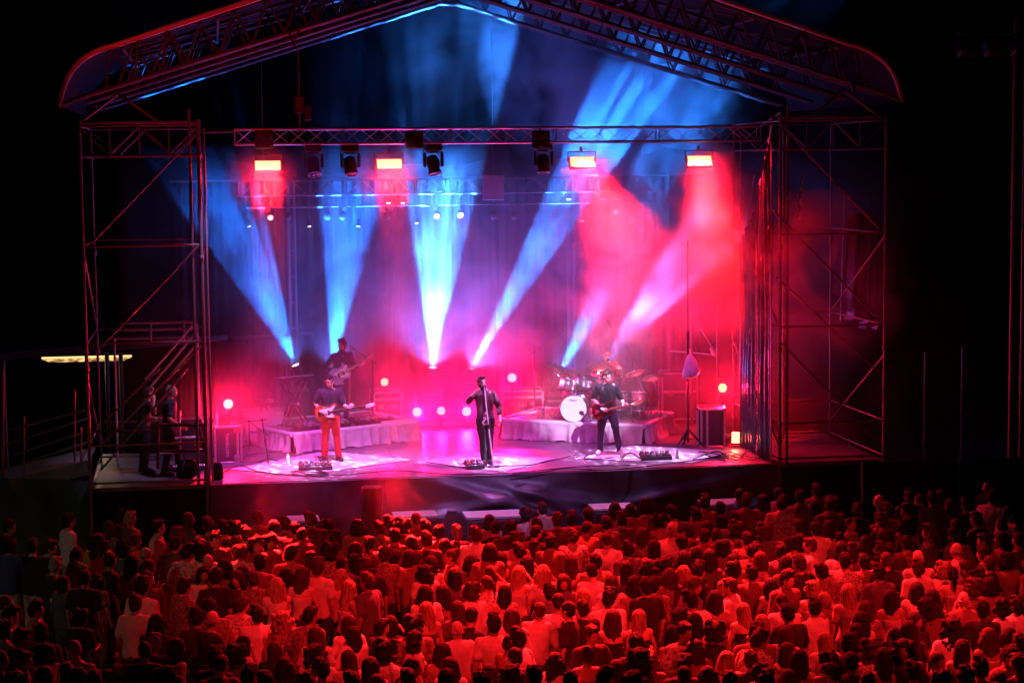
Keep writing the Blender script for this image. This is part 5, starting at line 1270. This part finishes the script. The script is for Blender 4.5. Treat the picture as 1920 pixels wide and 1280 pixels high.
# ================================================================== THE CROWD
# head positions read off the photo: x, y, hair, top, heading (0 = towards the stage, + = turned right)
CROWD = {
0: """60,345,S,k,60;120,455,C,b,20;265,465,S,k,60;325,575,s,k,70;415,315,S,w,60;470,505,P,m,50;590,430,C,y,0;680,340,L,m,40;775,295,s,m,60;965,345,S,w,70;1060,385,C,m,30;1135,300,L,m,60;1270,335,S,m,30;1405,350,C,m,0;
795,565,L,m,45;870,510,B,m,60;850,580,L,k,70;1140,498,S,w,50;1215,497,C,w,0;1245,558,B,m,0;1205,632,C,w,175;1370,582,C,m,0;1402,640,L,m,-150;1310,645,S,k,0;1105,702,S,m,45;845,705,S,w,40;830,802,S,w,10;885,665,S,m,150;400,685,C,m,60;490,655,S,k,0;225,842,S,m,80;490,895,C,k,30;70,885,S,m,120;
220,992,S,k,0;270,1090,C,w,0;460,1078,s,w,10;410,1232,S,k,0;470,1262,S,k,0;930,925,L,k,0;850,1085,S,k,0;935,1048,s,k,0;1040,1075,L,k,45;1245,832,S,m,0;1200,884,S,k,0;1275,905,B,k,60;1285,1135,S,k,20;1335,1175,S,k,0;1000,1245,C,k,0;100,1150,S,m,60;30,1135,S,m,60;20,805,S,m,60;1295,425,S,k,150;750,480,C,m,40;815,430,S,m,80;640,560,S,k,40;160,470,S,k,40;1200,460,C,m,0;150,1010,S,k,60;20,960,C,m,60;560,1270,S,k,20;120,1275,C,k,0;300,1240,L,w,40;720,300,S,m,50;1060,450,S,m,20;1330,360,S,m,0;600,650,L,m,40""",
400: """130,352,S,m,0;265,292,S,m,0;190,388,S,m,0;390,352,S,m,0;465,362,S,m,0;530,388,S,m,0;580,302,S,m,0;340,442,C,m,150;255,458,C,m,120;160,497,S,w,0;770,402,L,m,0;840,340,C,m,0;885,376,C,m,0;1000,357,S,m,0;1060,327,S,m,0;1215,302,S,m,20;1085,398,S,m,0;1270,352,S,m,0;1355,377,S,m,0;1190,447,C,m,0;1275,418,S,k,0;1390,457,C,m,0;940,442,P,m,0;690,492,C,m,0;850,482,L,m,0;590,532,L,m,0;850,545,L,m,0;765,572,S,m,0;1055,505,S,m,-30;1105,542,S,w,0;1165,532,L,m,0;1245,532,S,m,0;1300,562,L,m,0;265,567,S,m,0;620,582,S,w,20;440,642,L,k,0;950,582,C,k,0;1280,612,C,w,0;755,642,l,w,60;830,712,l,w,60;935,668,S,m,-60;360,702,l,w,0;250,662,S,m,0;135,660,L,m,-150;1275,742,L,w,0;1360,742,L,m,0;170,812,S,w,30;260,872,S,w,10;430,902,c,w,0;535,932,C,m,0;600,872,S,m,30;820,932,L,w,0;635,992,L,w,0;1270,852,l,m,0;1210,932,C,m,0;970,952,S,k,60;1065,932,L,k,30;875,992,L,w,0;1205,1022,C,w,80;1380,1092,L,m,0;190,1042,L,w,60;355,1082,L,k,0;140,1112,C,m,0;620,1112,C,w,0;655,1192,S,k,0;780,1142,L,w,0;955,1192,L,m,0;1055,1092,C,w,50;1190,1192,S,k,60;1150,1237,S,m,0;430,1182,L,k,0;1390,1265,S,k,0;490,510,S,m,20;300,1270,S,k,0;560,1275,C,k,0;860,1275,S,k,0;430,330,S,m,0;690,340,C,m,0;520,640,L,w,0;1130,340,C,m,0;240,1235,S,m,0;1010,1275,L,k,0""",
800: """180,382,s,m,0;290,392,S,w,0;375,312,C,w,0;415,352,S,k,0;500,352,S,k,0;595,272,C,m,0;690,237,S,m,0;640,382,S,k,30;680,340,S,k,0;545,502,S,m,0;900,302,S,m,40;875,402,S,w,10;760,432,S,m,40;940,272,S,m,0;960,352,S,m,0;1075,322,S,m,0;1130,242,C,m,0;1175,297,S,m,0;1225,252,S,m,0;1350,232,C,m,-20;1350,302,C,m,0;1295,392,L,m,0;1100,422,S,w,40;1205,482,S,m,0;1360,472,L,m,0;150,522,P,m,-80;310,552,L,m,0;410,542,L,m,0;370,482,C,m,0;595,552,L,m,0;540,622,l,t,20;700,622,l,w,0;375,622,P,m,0;180,642,L,m,0;340,682,P,w,0;270,732,C,w,0;835,682,L,m,180;1035,622,S,w,30;1010,552,S,m,0;1065,672,L,w,0;1220,592,L,m,60;1330,592,C,m,60;750,742,S,m,0;940,762,l,w,0;790,802,S,w,0;1110,772,S,w,0;1250,692,L,m,0;1320,692,S,k,0;1380,702,S,m,0;690,842,S,w,20;840,842,S,k,-50;945,832,S,k,0;500,882,L,w,0;270,882,S,k,60;410,932,S,w,0;185,962,B,w,0;570,1012,S,w,-40;485,1032,P,m,40;1105,892,L,t,0;1295,892,l,t,0;1010,992,S,k,175;525,1122,S,k,0;960,1112,P,m,0;760,1152,L,w,50;1270,1042,S,k,0;1240,1132,C,m,-40;1350,1142,c,w,0;395,1222,L,w,0;505,1227,C,w,0;630,1242,S,k,0;140,1182,L,w,0;1065,1242,S,w,20;1210,1275,C,k,0;870,1272,S,k,0;760,300,S,m,0;480,740,L,w,0;880,560,L,m,0;560,420,C,m,0;200,840,L,m,0;310,1275,S,k,0;1145,1200,L,k,0""",
1200: """225,267,S,m,0;300,272,S,m,0;205,367,s,w,0;290,372,S,m,0;395,352,C,m,0;415,197,S,m,0;455,237,S,k,0;595,152,S,b,0;640,192,S,m,0;745,192,C,m,40;835,152,S,m,60;860,205,S,w,30;990,162,S,m,0;1055,122,S,m,0;1010,227,L,m,-90;1140,212,S,m,0;735,372,C,m,0;555,372,C,m,0;460,402,S,m,20;605,412,S,m,0;490,462,L,k,0;400,402,S,m,0;345,502,L,m,20;415,522,L,m,30;270,542,L,m,0;160,572,C,m,0;940,342,S,k,0;930,442,P,k,0;1080,362,S,w,0;1130,350,L,w,0;1035,452,S,w,-60;845,492,S,m,0;725,542,C,w,70;865,565,L,m,0;940,562,S,k,0;530,602,C,m,0;570,547,L,m,0;265,622,l,w,20;165,642,L,m,0;355,602,S,k,60;345,702,S,m,70;530,702,S,w,-60;300,782,S,w,0;785,692,L,w,0;870,662,S,m,150;860,792,S,w,0;900,862,S,k,0;1030,722,c,w,0;1105,612,S,m,0;1105,782,B,m,120;1060,832,S,w,-20;620,852,l,t,0;225,892,C,k,0;335,922,L,m,0;740,922,l,w,0;285,982,S,w,175;195,992,L,m,0;435,972,C,k,60;690,972,S,m,0;860,992,L,w,30;310,1062,L,m,0;705,1022,S,w,60;1090,1032,l,w,0;900,1092,L,w,0;270,1172,S,k,0;545,1152,l,w,0;640,1142,S,k,0;255,1232,S,k,0;740,1222,S,m,80;765,1272,S,w,0;1130,1162,C,k,0;1120,1222,S,k,0;520,480,C,m,0;660,490,S,m,20;560,300,S,m,0;700,620,S,m,0;430,1240,L,w,20;900,1260,L,w,0;560,1275,S,k,0;1010,1150,L,w,0;440,780,L,m,0;240,440,S,m,0""",
1520: """130,202,C,m,-20;240,332,S,m,150;410,192,B,k,-60;590,162,S,k,0;660,192,S,m,-40;720,167,S,m,0;835,217,L,m,-30;930,212,S,k,-20;1060,110,B,b,60;1100,165,S,w,40;1190,262,S,w,60;565,252,S,m,-60;575,322,C,m,0;345,442,L,k,0;435,412,C,k,0;690,382,S,m,-60;880,342,L,k,-60;575,442,S,m,0;860,482,B,w,-60;840,402,S,m,0;1035,512,S,k,-70;1020,432,S,m,-90;1140,422,L,m,-70;170,412,P,m,0;165,482,C,w,0;290,492,C,m,0;415,492,S,m,0;470,492,S,m,0;230,542,S,w,20;300,552,S,m,0;375,552,S,w,0;445,542,S,k,30;525,562,L,w,0;625,532,B,w,0;620,592,S,w,0;790,602,c,w,30;870,632,P,t,0;945,592,S,k,-50;400,622,S,m,0;225,742,l,m,0;490,772,L,w,0;620,722,L,w,20;740,772,L,w,0;640,832,C,m,0;895,782,B,m,0;970,712,C,m,0;1090,702,C,m,0;1010,842,S,k,0;1150,832,C,w,-30;1230,822,S,w,0;670,902,L,k,178;320,842,L,m,0;310,902,L,m,0;265,972,L,m,0;520,1002,S,m,-20;830,952,C,w,0;590,962,L,k,0;890,1072,L,m,0;1060,1002,L,w,0;1200,1002,L,w,20;250,1052,C,k,0;365,1092,C,w,0;410,1122,L,w,0;590,1102,C,m,180;685,1142,S,k,160;240,1152,S,k,0;600,1212,S,k,30;1180,1122,S,m,180;1020,1192,S,k,0;930,1252,S,m,0;1250,1162,S,k,0;1000,662,S,m,-30;1240,562,L,m,-30;1190,560,C,m,0;330,1272,S,k,0;770,1272,C,k,0;1120,1262,L,m,0;1270,1042,S,m,0;480,250,S,m,0;280,250,S,k,0;970,300,S,m,-40;1250,420,S,m,-50;1100,560,S,k,-40;780,160,L,m,0;1150,340,S,m,20;430,310,S,k,0"""}
pts = []
for x0, txt in CROWD.items():
    for e in txt.replace('\n', '').split(';'):
        if not e.strip(): continue
        a, b_, h, c, d = e.strip().split(','); pts.append((x0+float(a)/3.2, 880+float(b_)/3.2, h, c, float(d)))
rnd = random.Random(5)
mk = lambda n, *cs: [fabric('%s %d' % (n, i), c) for i, c in enumerate(cs)]
TOPS = dict(w=mk('pale cotton', (.72, .7, .68), (.62, .56, .5), (.66, .6, .62), (.55, .5, .48)), k=mk('black cloth', (.018, .018, .02), (.03, .022, .025)),
            m=mk('muted cloth', (.16, .09, .08), (.2, .12, .1), (.12, .1, .13), (.26, .17, .13), (.1, .09, .12), (.3, .2, .17)), t=mk('strappy cloth', (.03, .025, .03), (.5, .45, .42)), y=mk('yellow cloth', (.42, .3, .02)), b=mk('blue cloth', (.05, .08, .22)))
def printed(n, c, sc):
    m_ = mat(n, c, .85, 0, .85, sc, .35, 160); return m_
TOPS['w'] += [printed('flecked pale cotton', (.5, .45, .42), 30)]; TOPS['m'] += [printed('printed cotton', (.25, .17, .15), 22), printed('mottled cotton', (.2, .14, .12), 38)]
PANTS = mk('trouser cloth', (.03, .035, .06), (.02, .02, .02), (.12, .1, .09), (.06, .07, .12))
SKINS = [skin, skin2, mat('tanned skin', (.33, .2, .14), .5, 0, .15, 18, .1, 120)]
up = dict(d=(.1, .2, 1), curl=.6, side=(-1, 0, 0)); fist = dict(d=(-.2, 1, .15), curl=1.0, side=(0, 0, 1))
ML = [Fig('m'), Fig('m', lean=(.02, .03), head=(.3, -.1, 0), ra=[(.27, .02, 1.14), (.14, .27, 1.12)], rh=fist), Fig('m', lean=(.05, .05), head=(-.5, -.1, .12)),
      Fig('m', head=(.1, -.15, 0), ra=[(.27, .04, 1.15), (.0, .2, 1.16)], la=[(-.27, .04, 1.15), (.0, .17, 1.12)], rh=dict(d=(-1, .1, 0), curl=.4), lh=dict(d=(1, 0, 0), curl=.4)), Fig('m', lean=(-.04, .08), head=(.6, -.2, -.1), la=[(-.27, .05, 1.14), (-.12, .26, 1.16)], lh=dict(d=(.2, 1, .2), curl=1, side=(0, 0, 1)))]
FL = [Fig('f'), Fig('f', lean=(-.02, .02), head=(-.35, -.05, .08), ra=[(.22, .02, 1.11), (.12, .25, 1.1)], rh=fist), Fig('f', lean=(.03, .02), head=(.45, -.1, -.08)),
      Fig('f', head=(.2, 0, .06), ra=[(.36, .06, 1.3), (.15, .08, 1.52)], rh=dict(d=(-.7, .1, .6), curl=.6)), Fig('f', lean=(0, .04), head=(-.15, -.12, 0), la=[(-.2, .1, 1.12), (-.08, .25, 1.2)], ra=[(.2, .1, 1.12), (.08, .25, 1.2)], rh=up, lh=dict(d=(-.1, .2, 1), curl=.6, side=(1, 0, 0)))]
BODY = {}
for sx, Ls in (('m', ML), ('f', FL)):
    for i, f in enumerate(Ls):
        BODY[sx, i] = dict(f=f, body=f.body(.0145, 3600), tee=f.shirt(.0155, 2400, .34, .017, .86, 9, i), long=f.shirt(.0155, 2600, .95, .018, .84, 9, i+7, True, .011), tank=f.tank(.0145, 1800, i), pants=f.pants(.018, 1500, .014, i))
HAIR = dict(S=[hair_mesh('short', 1), hair_mesh('quiff', 2), hair_mesh('crop', 3), hair_mesh('quiff', 14), hair_mesh('short', 15)], L=[hair_mesh('long', 4), hair_mesh('straight', 5), hair_mesh('wavy', 6), hair_mesh('straight', 16), hair_mesh('long', 17)],
            C=[hair_mesh('curly', 7), hair_mesh('bob', 8), hair_mesh('curlong', 9), hair_mesh('curly', 18)], P=[hair_mesh('bun', 10), hair_mesh('pony', 11)], B=[hair_mesh('bald', 12)])
for d in list(BODY.values()):
    for k in ('body', 'tee', 'long', 'tank', 'pants'): d[k].materials.append(skin)
for l in HAIR.values():
    for m_ in l: m_.materials.append(hair_dark)
hatm = dict(S=hair_dark, L=hair_dark, C=hair_dark, P=hair_dark, B=hair_grey, s=hair_grey, l=hair_blond, c=hair_blond)
HP = dict(S='short dark hair', s='short fair hair', L='long dark hair', l='long fair hair', C='bushy dark hair', c='curly fair hair', B='a bald head', P='tied back hair')
TP = dict(w='pale top', k='black top', m='muted top', t='strappy top', y='yellow top', b='blue top')
COLS = ['far left', 'below the ramp', 'below the left tower', 'below the lettered case', 'below the bassist', 'below the left riser', 'below the lamps', 'below the singer', 'right of the singer', 'below the drums', 'below the guitarist', 'below the tripod', 'below the side drape', 'below the right tower', 'right of the tower', 'far right']
ROWS = ['front', 'second', 'third', 'fourth', 'fifth', 'sixth', 'seventh', 'eighth', 'ninth', 'tenth', 'eleventh', 'last']
people = []
for px, py, h, c, ang in pts:
    fem = h in 'LlPc' or c == 't' or (h == 'C' and rnd.random() < .55)
    sx = 'f' if fem else 'm'; vi = rnd.choices(range(5), [3, 2, 3, 1, 2])[0] if not (h == 'S' and abs(ang) > 170) else 3
    B = BODY[sx, vi]; f = B['f']; sc = rnd.uniform(.94, 1.03) if fem else rnd.uniform(.97, 1.06)
    yaw = -R(ang+rnd.uniform(-14, 14))
    hc = f.hc*sc; q = at(px, py, z=hc.z)
    off = Matrix.Rotation(yaw, 3, 'Z') @ Vector((hc.x, hc.y, 0))
    people.append(dict(p=Vector((q.x-off.x, q.y-off.y, 0)), hd=Vector((q.x, q.y, 0)), yaw=yaw, sc=sc, B=B, h=h, c=c, px=px, py=py, ang=ang, vi=vi, sx=sx))
# keep shoulders from interpenetrating
for it in range(40):
    for i, a in enumerate(people):
        for b in people[i+1:]:
            d = b['p']-a['p']
            if abs(d.x) < .4 and abs(d.y) < .4:
                l = d.length
                if l < .36:
                    u = d/l if l > 1e-4 else Vector((1, 0, 0)); m_ = u*(.36-l)*.25; a['p'] -= m_; b['p'] += m_
people.sort(key=lambda k: k['p'].y)
def parts_of(k):
    rr = random.Random(k['px']*7+k['py']); B = k['B']; c, h = k['c'], k['h']
    top = 'tank' if c == 't' else ('long' if (c in 'wmyb' and rr.random() < (.45 if k['sx'] == 'm' else .12)) else ('tank' if k['sx'] == 'f' and rr.random() < .35 else 'tee'))
    hm = hatm[h] if not (hatm[h] is hair_dark and rr.random() < .3) else hair_brown
    out = [('body', B['body'], rr.choice(SKINS), Matrix.Identity(4)), ('shirt', B[top], rr.choice(TOPS[c]), Matrix.Identity(4)), ('trousers', B['pants'], rr.choice(PANTS), Matrix.Identity(4))]
    hk = {'s': 'S', 'l': 'L', 'c': 'C'}.get(h, h); s_ = B['f'].k*rr.uniform(1.0, 1.08)
    out.append(('hair', rr.choice(HAIR[hk]), hm, headmat(B['f']) @ Matrix.Diagonal((s_*(1.1 if h in 'LlCc' else 1.02), s_, s_, 1))))
    return out
NI = 296
labs = {}
for k in people[:NI]:
    row = min(11, max(0, int((k['py']-930)/28)))
    k['lab'] = 'person with %s, %s, %s row %s' % (HP[k['h']], TP[k['c']], ROWS[row], COLS[min(15, int(k['px']/120))]); labs.setdefault(k['lab'], []).append(k)
for l, ks in labs.items():
    ks.sort(key=lambda k: k['px']); n = len(ks)
    names = {1: [''], 2: ['left ', 'right '], 3: ['left ', 'middle ', 'right '], 4: ['leftmost ', 'second ', 'third ', 'rightmost ']}.get(n, ['']*n)
    for k, w in zip(ks, names): k['lab'] = w+l
for k in people[:NI]:
    t = bpy.data.objects.new('person', None); COL.objects.link(t); ROOTINV[t.name] = Matrix.Identity(4)
    t.matrix_basis = Matrix.Translation(k['p']) @ Matrix.Rotation(k['yaw'], 4, 'Z') @ Matrix.Rotation(rnd.uniform(-.035, .035), 4, 'Y') @ Matrix.Rotation(rnd.uniform(-.03, .03), 4, 'X') @ Matrix.Diagonal((k['sc'],)*3+(1,))
    tag(t, k['lab'], 'person', 'people in the crowd')
    for nm, me, m_, Mx in parts_of(k):
        o = bpy.data.objects.new(nm, me); COL.objects.link(o); o.parent = t; o.matrix_basis = Mx
        o.material_slots[0].link = 'OBJECT'; o.material_slots[0].material = m_
    k['t'] = t
rest = people[NI:]
if rest:
    vs, fs, mi, ms_ = [], [], [], []
    for k in rest:
        T = Matrix.Translation(k['p']) @ Matrix.Rotation(k['yaw'], 4, 'Z') @ Matrix.Diagonal((k['sc'],)*3+(1,))
        for nm, me, m_, Mx in parts_of(k):
            if nm == 'trousers': continue
            if m_ not in ms_: ms_.append(m_)
            j = ms_.index(m_); o_ = len(vs); X = T @ Mx
            vs += [X @ v.co for v in me.vertices]
            for p_ in me.polygons: fs.append([i+o_ for i in p_.vertices]); mi.append(j)
    me = bpy.data.meshes.new('crowd'); me.from_pydata(vs, [], fs)
    for m_ in ms_: me.materials.append(m_)
    me.polygons.foreach_set('material_index', mi); me.polygons.foreach_set('use_smooth', [True]*len(fs)); me.update()
    tag(link('crowd', me), kind='stuff')
# cups and phones in hands
cupm = mat('translucent cup', (.75, .7, .66), .35, 0, .06)
done = 0
for k in people[:NI]:
    if done < 14 and k['vi'] == 1 and k['py'] < 1240 and abs(k['ang']) < 90:
        a = k['B']['f'].ra[1]; w = k['t'].matrix_basis @ (a+Vector((-.02, .1, .02)))
        cat_ = 'cup'
        t = thing('cup', 'plastic cup held by the '+k['lab'].replace(' and a ', ' ').replace('person with', 'person,').replace('a bald head', 'bald').replace(' row', '').replace(' top', '')[:90], 'cup', w, group='plastic cups held in the crowd')
        b = MB(); b.lathe([(.026, -.05), (.038, .06), (.035, .06), (.024, -.045), (.001, -.045)], 12); link('cup_body', b.mesh('cup_body', cupm, True), t); done += 1
phone_glow = mat('phone screen', (.3, .35, .4), .2, emit=(.6, .8, 1), estr=1.6)
q = at(987, 1103, z=1.15); ph = thing('phone', 'small lit phone glowing white in the middle of the crowd', 'phone', q); box('phone_case', (0, 0, 0), (.075, .012, .15), blackplastic, ph); box('screen', (0, -.008, 0), (.068, .003, .135), phone_glow, ph)

# red light over the crowd
def flood(p, t, watts, size, blend=1.0, r=.25, col=(1, .010, .013), gobo=None): return spot(p, t, col, watts, size, blend, r, gobo, 9, .25, 1.5)
flood((6.5, -16.5, 13.0), (3.0, -9.2, 1.5), 9500, 42)
flood((-1.5, -16.5, 13.0), (-2.3, -9.0, 1.5), 9000, 38)
flood((1.6, -2.6, 12.9), (1.0, -9.4, 1.5), 75000, 56, gobo='rays')
# dim warm light of the grounds at far left
spot((-17, -14, 7), (-8.5, -4, .8), (1, .85, .55), 260, 50, 1, .3)
flood((-9, -20, 12), (-5.6, -1, 10.6), 5200, 16)

# ================================================================== SMOKE ON THE STAGE
sm = bpy.data.materials.new('stage smoke'); sm.use_nodes = True; nt = sm.node_tree; nt.nodes.clear(); LK = nt.links
out = nt.nodes.new('ShaderNodeOutputMaterial'); pv = nt.nodes.new('ShaderNodeVolumePrincipled'); LK.new(pv.outputs[0], out.inputs['Volume'])
pv.inputs['Anisotropy'].default_value = .0; pv.inputs['Color'].default_value = (.92, .92, .92, 1)
geo = nt.nodes.new('ShaderNodeNewGeometry')
def nnode(scale, detail, dist, off):
    mp = nt.nodes.new('ShaderNodeMapping'); mp.inputs['Location'].default_value = off; LK.new(geo.outputs['Position'], mp.inputs[0])
    n = nt.nodes.new('ShaderNodeTexNoise'); n.inputs['Scale'].default_value = scale; n.inputs['Detail'].default_value = detail; n.inputs['Distortion'].default_value = dist; LK.new(mp.outputs[0], n.inputs['Vector']); return n
def math_(op, a, b):
    n = nt.nodes.new('ShaderNodeMath'); n.operation = op
    for i, x in enumerate((a, b)):
        if isinstance(x, (int, float)): n.inputs[i].default_value = x
        else: LK.new(x, n.inputs[i])
    return n.outputs[0]
def ramp(src, a, b, c, d):
    n = nt.nodes.new('ShaderNodeMapRange'); n.inputs[1].default_value = a; n.inputs[2].default_value = b; n.inputs[3].default_value = c; n.inputs[4].default_value = d; LK.new(src, n.inputs[0]); return n.outputs[0]
base_n = ramp(nnode(.55, 5, 1.0, (3, 1, 2)).outputs['Fac'], .40, .64, .006, .095)
def blob(c, r, amt):
    d = nt.nodes.new('ShaderNodeVectorMath'); d.operation = 'DISTANCE'; LK.new(geo.outputs['Position'], d.inputs[0]); d.inputs[1].default_value = c
    return ramp(d.outputs['Value'], r*.25, r, amt, 0)
def total(*xs):
    o = xs[0]
    for x in xs[1:]: o = math_('ADD', o, x)
    return o
sep = nt.nodes.new('ShaderNodeSeparateXYZ'); LK.new(geo.outputs['Position'], sep.inputs[0])
wisp = ramp(nnode(.6, 5, 1.6, (7, 2, 5)).outputs['Fac'], .45, .60, .03, 2.1)
# the even mist stays behind the front truss, thins towards the left wing and under the roof
front = ramp(sep.outputs['Y'], 1.6, 3.4, .025, 1); left = ramp(sep.outputs['X'], -6.5, -3.0, .25, 1)
patch = math_('MULTIPLY', ramp(nnode(.33, 3, .5, (1, 9, 4)).outputs['Fac'], .48, .66, .02, .7), ramp(sep.outputs['X'], -1.5, 2.4, .07, 1))
high = math_('MAXIMUM', ramp(sep.outputs['Z'], 7.0, 8.4, 1, 0), patch)
mist = math_('MULTIPLY', math_('MULTIPLY', front, left), math_('MULTIPLY', high, base_n))
clouds = total(blob((3.6, 3.7, 5.9), 2.4, .8), blob((5.1, 2.7, 6.0), 2.0, .7), blob((6.3, -.3, 5.6), 1.9, .25), blob((-.3, 5.5, 4.6), 2.6, .06), blob((3.7, 6.7, 10.2), 3.1, .6),
               blob((-3.0, -1.2, 1.3), 2.6, .06), blob((0, 5.6, 3.3), 3.0, .07))
puffs = total(blob((-4.38, 1.5, 7.75), .8, .22), blob((-1.95, 1.5, 7.75), .8, .22), blob((2.1, 1.6, 7.8), .8, .22), blob((4.5, 1.6, 7.8), .8, .2), blob((-5.0, 2.7, 2.9), 1.7, .10), blob((5.1, 3.0, 3.2), 1.5, .10), blob((0, 6.3, 2.6), 1.7, .12))
LK.new(total(mist, puffs, math_('MULTIPLY', clouds, wisp)), pv.inputs['Density'])
sm.cycles.volume_sampling = 'EQUIANGULAR'
b = MB(); b.box((.9, 2.6, 7.3), (16.2, 12.0, 12.6)); tag(link('smoke', b.mesh('smoke', sm)), kind='stuff')
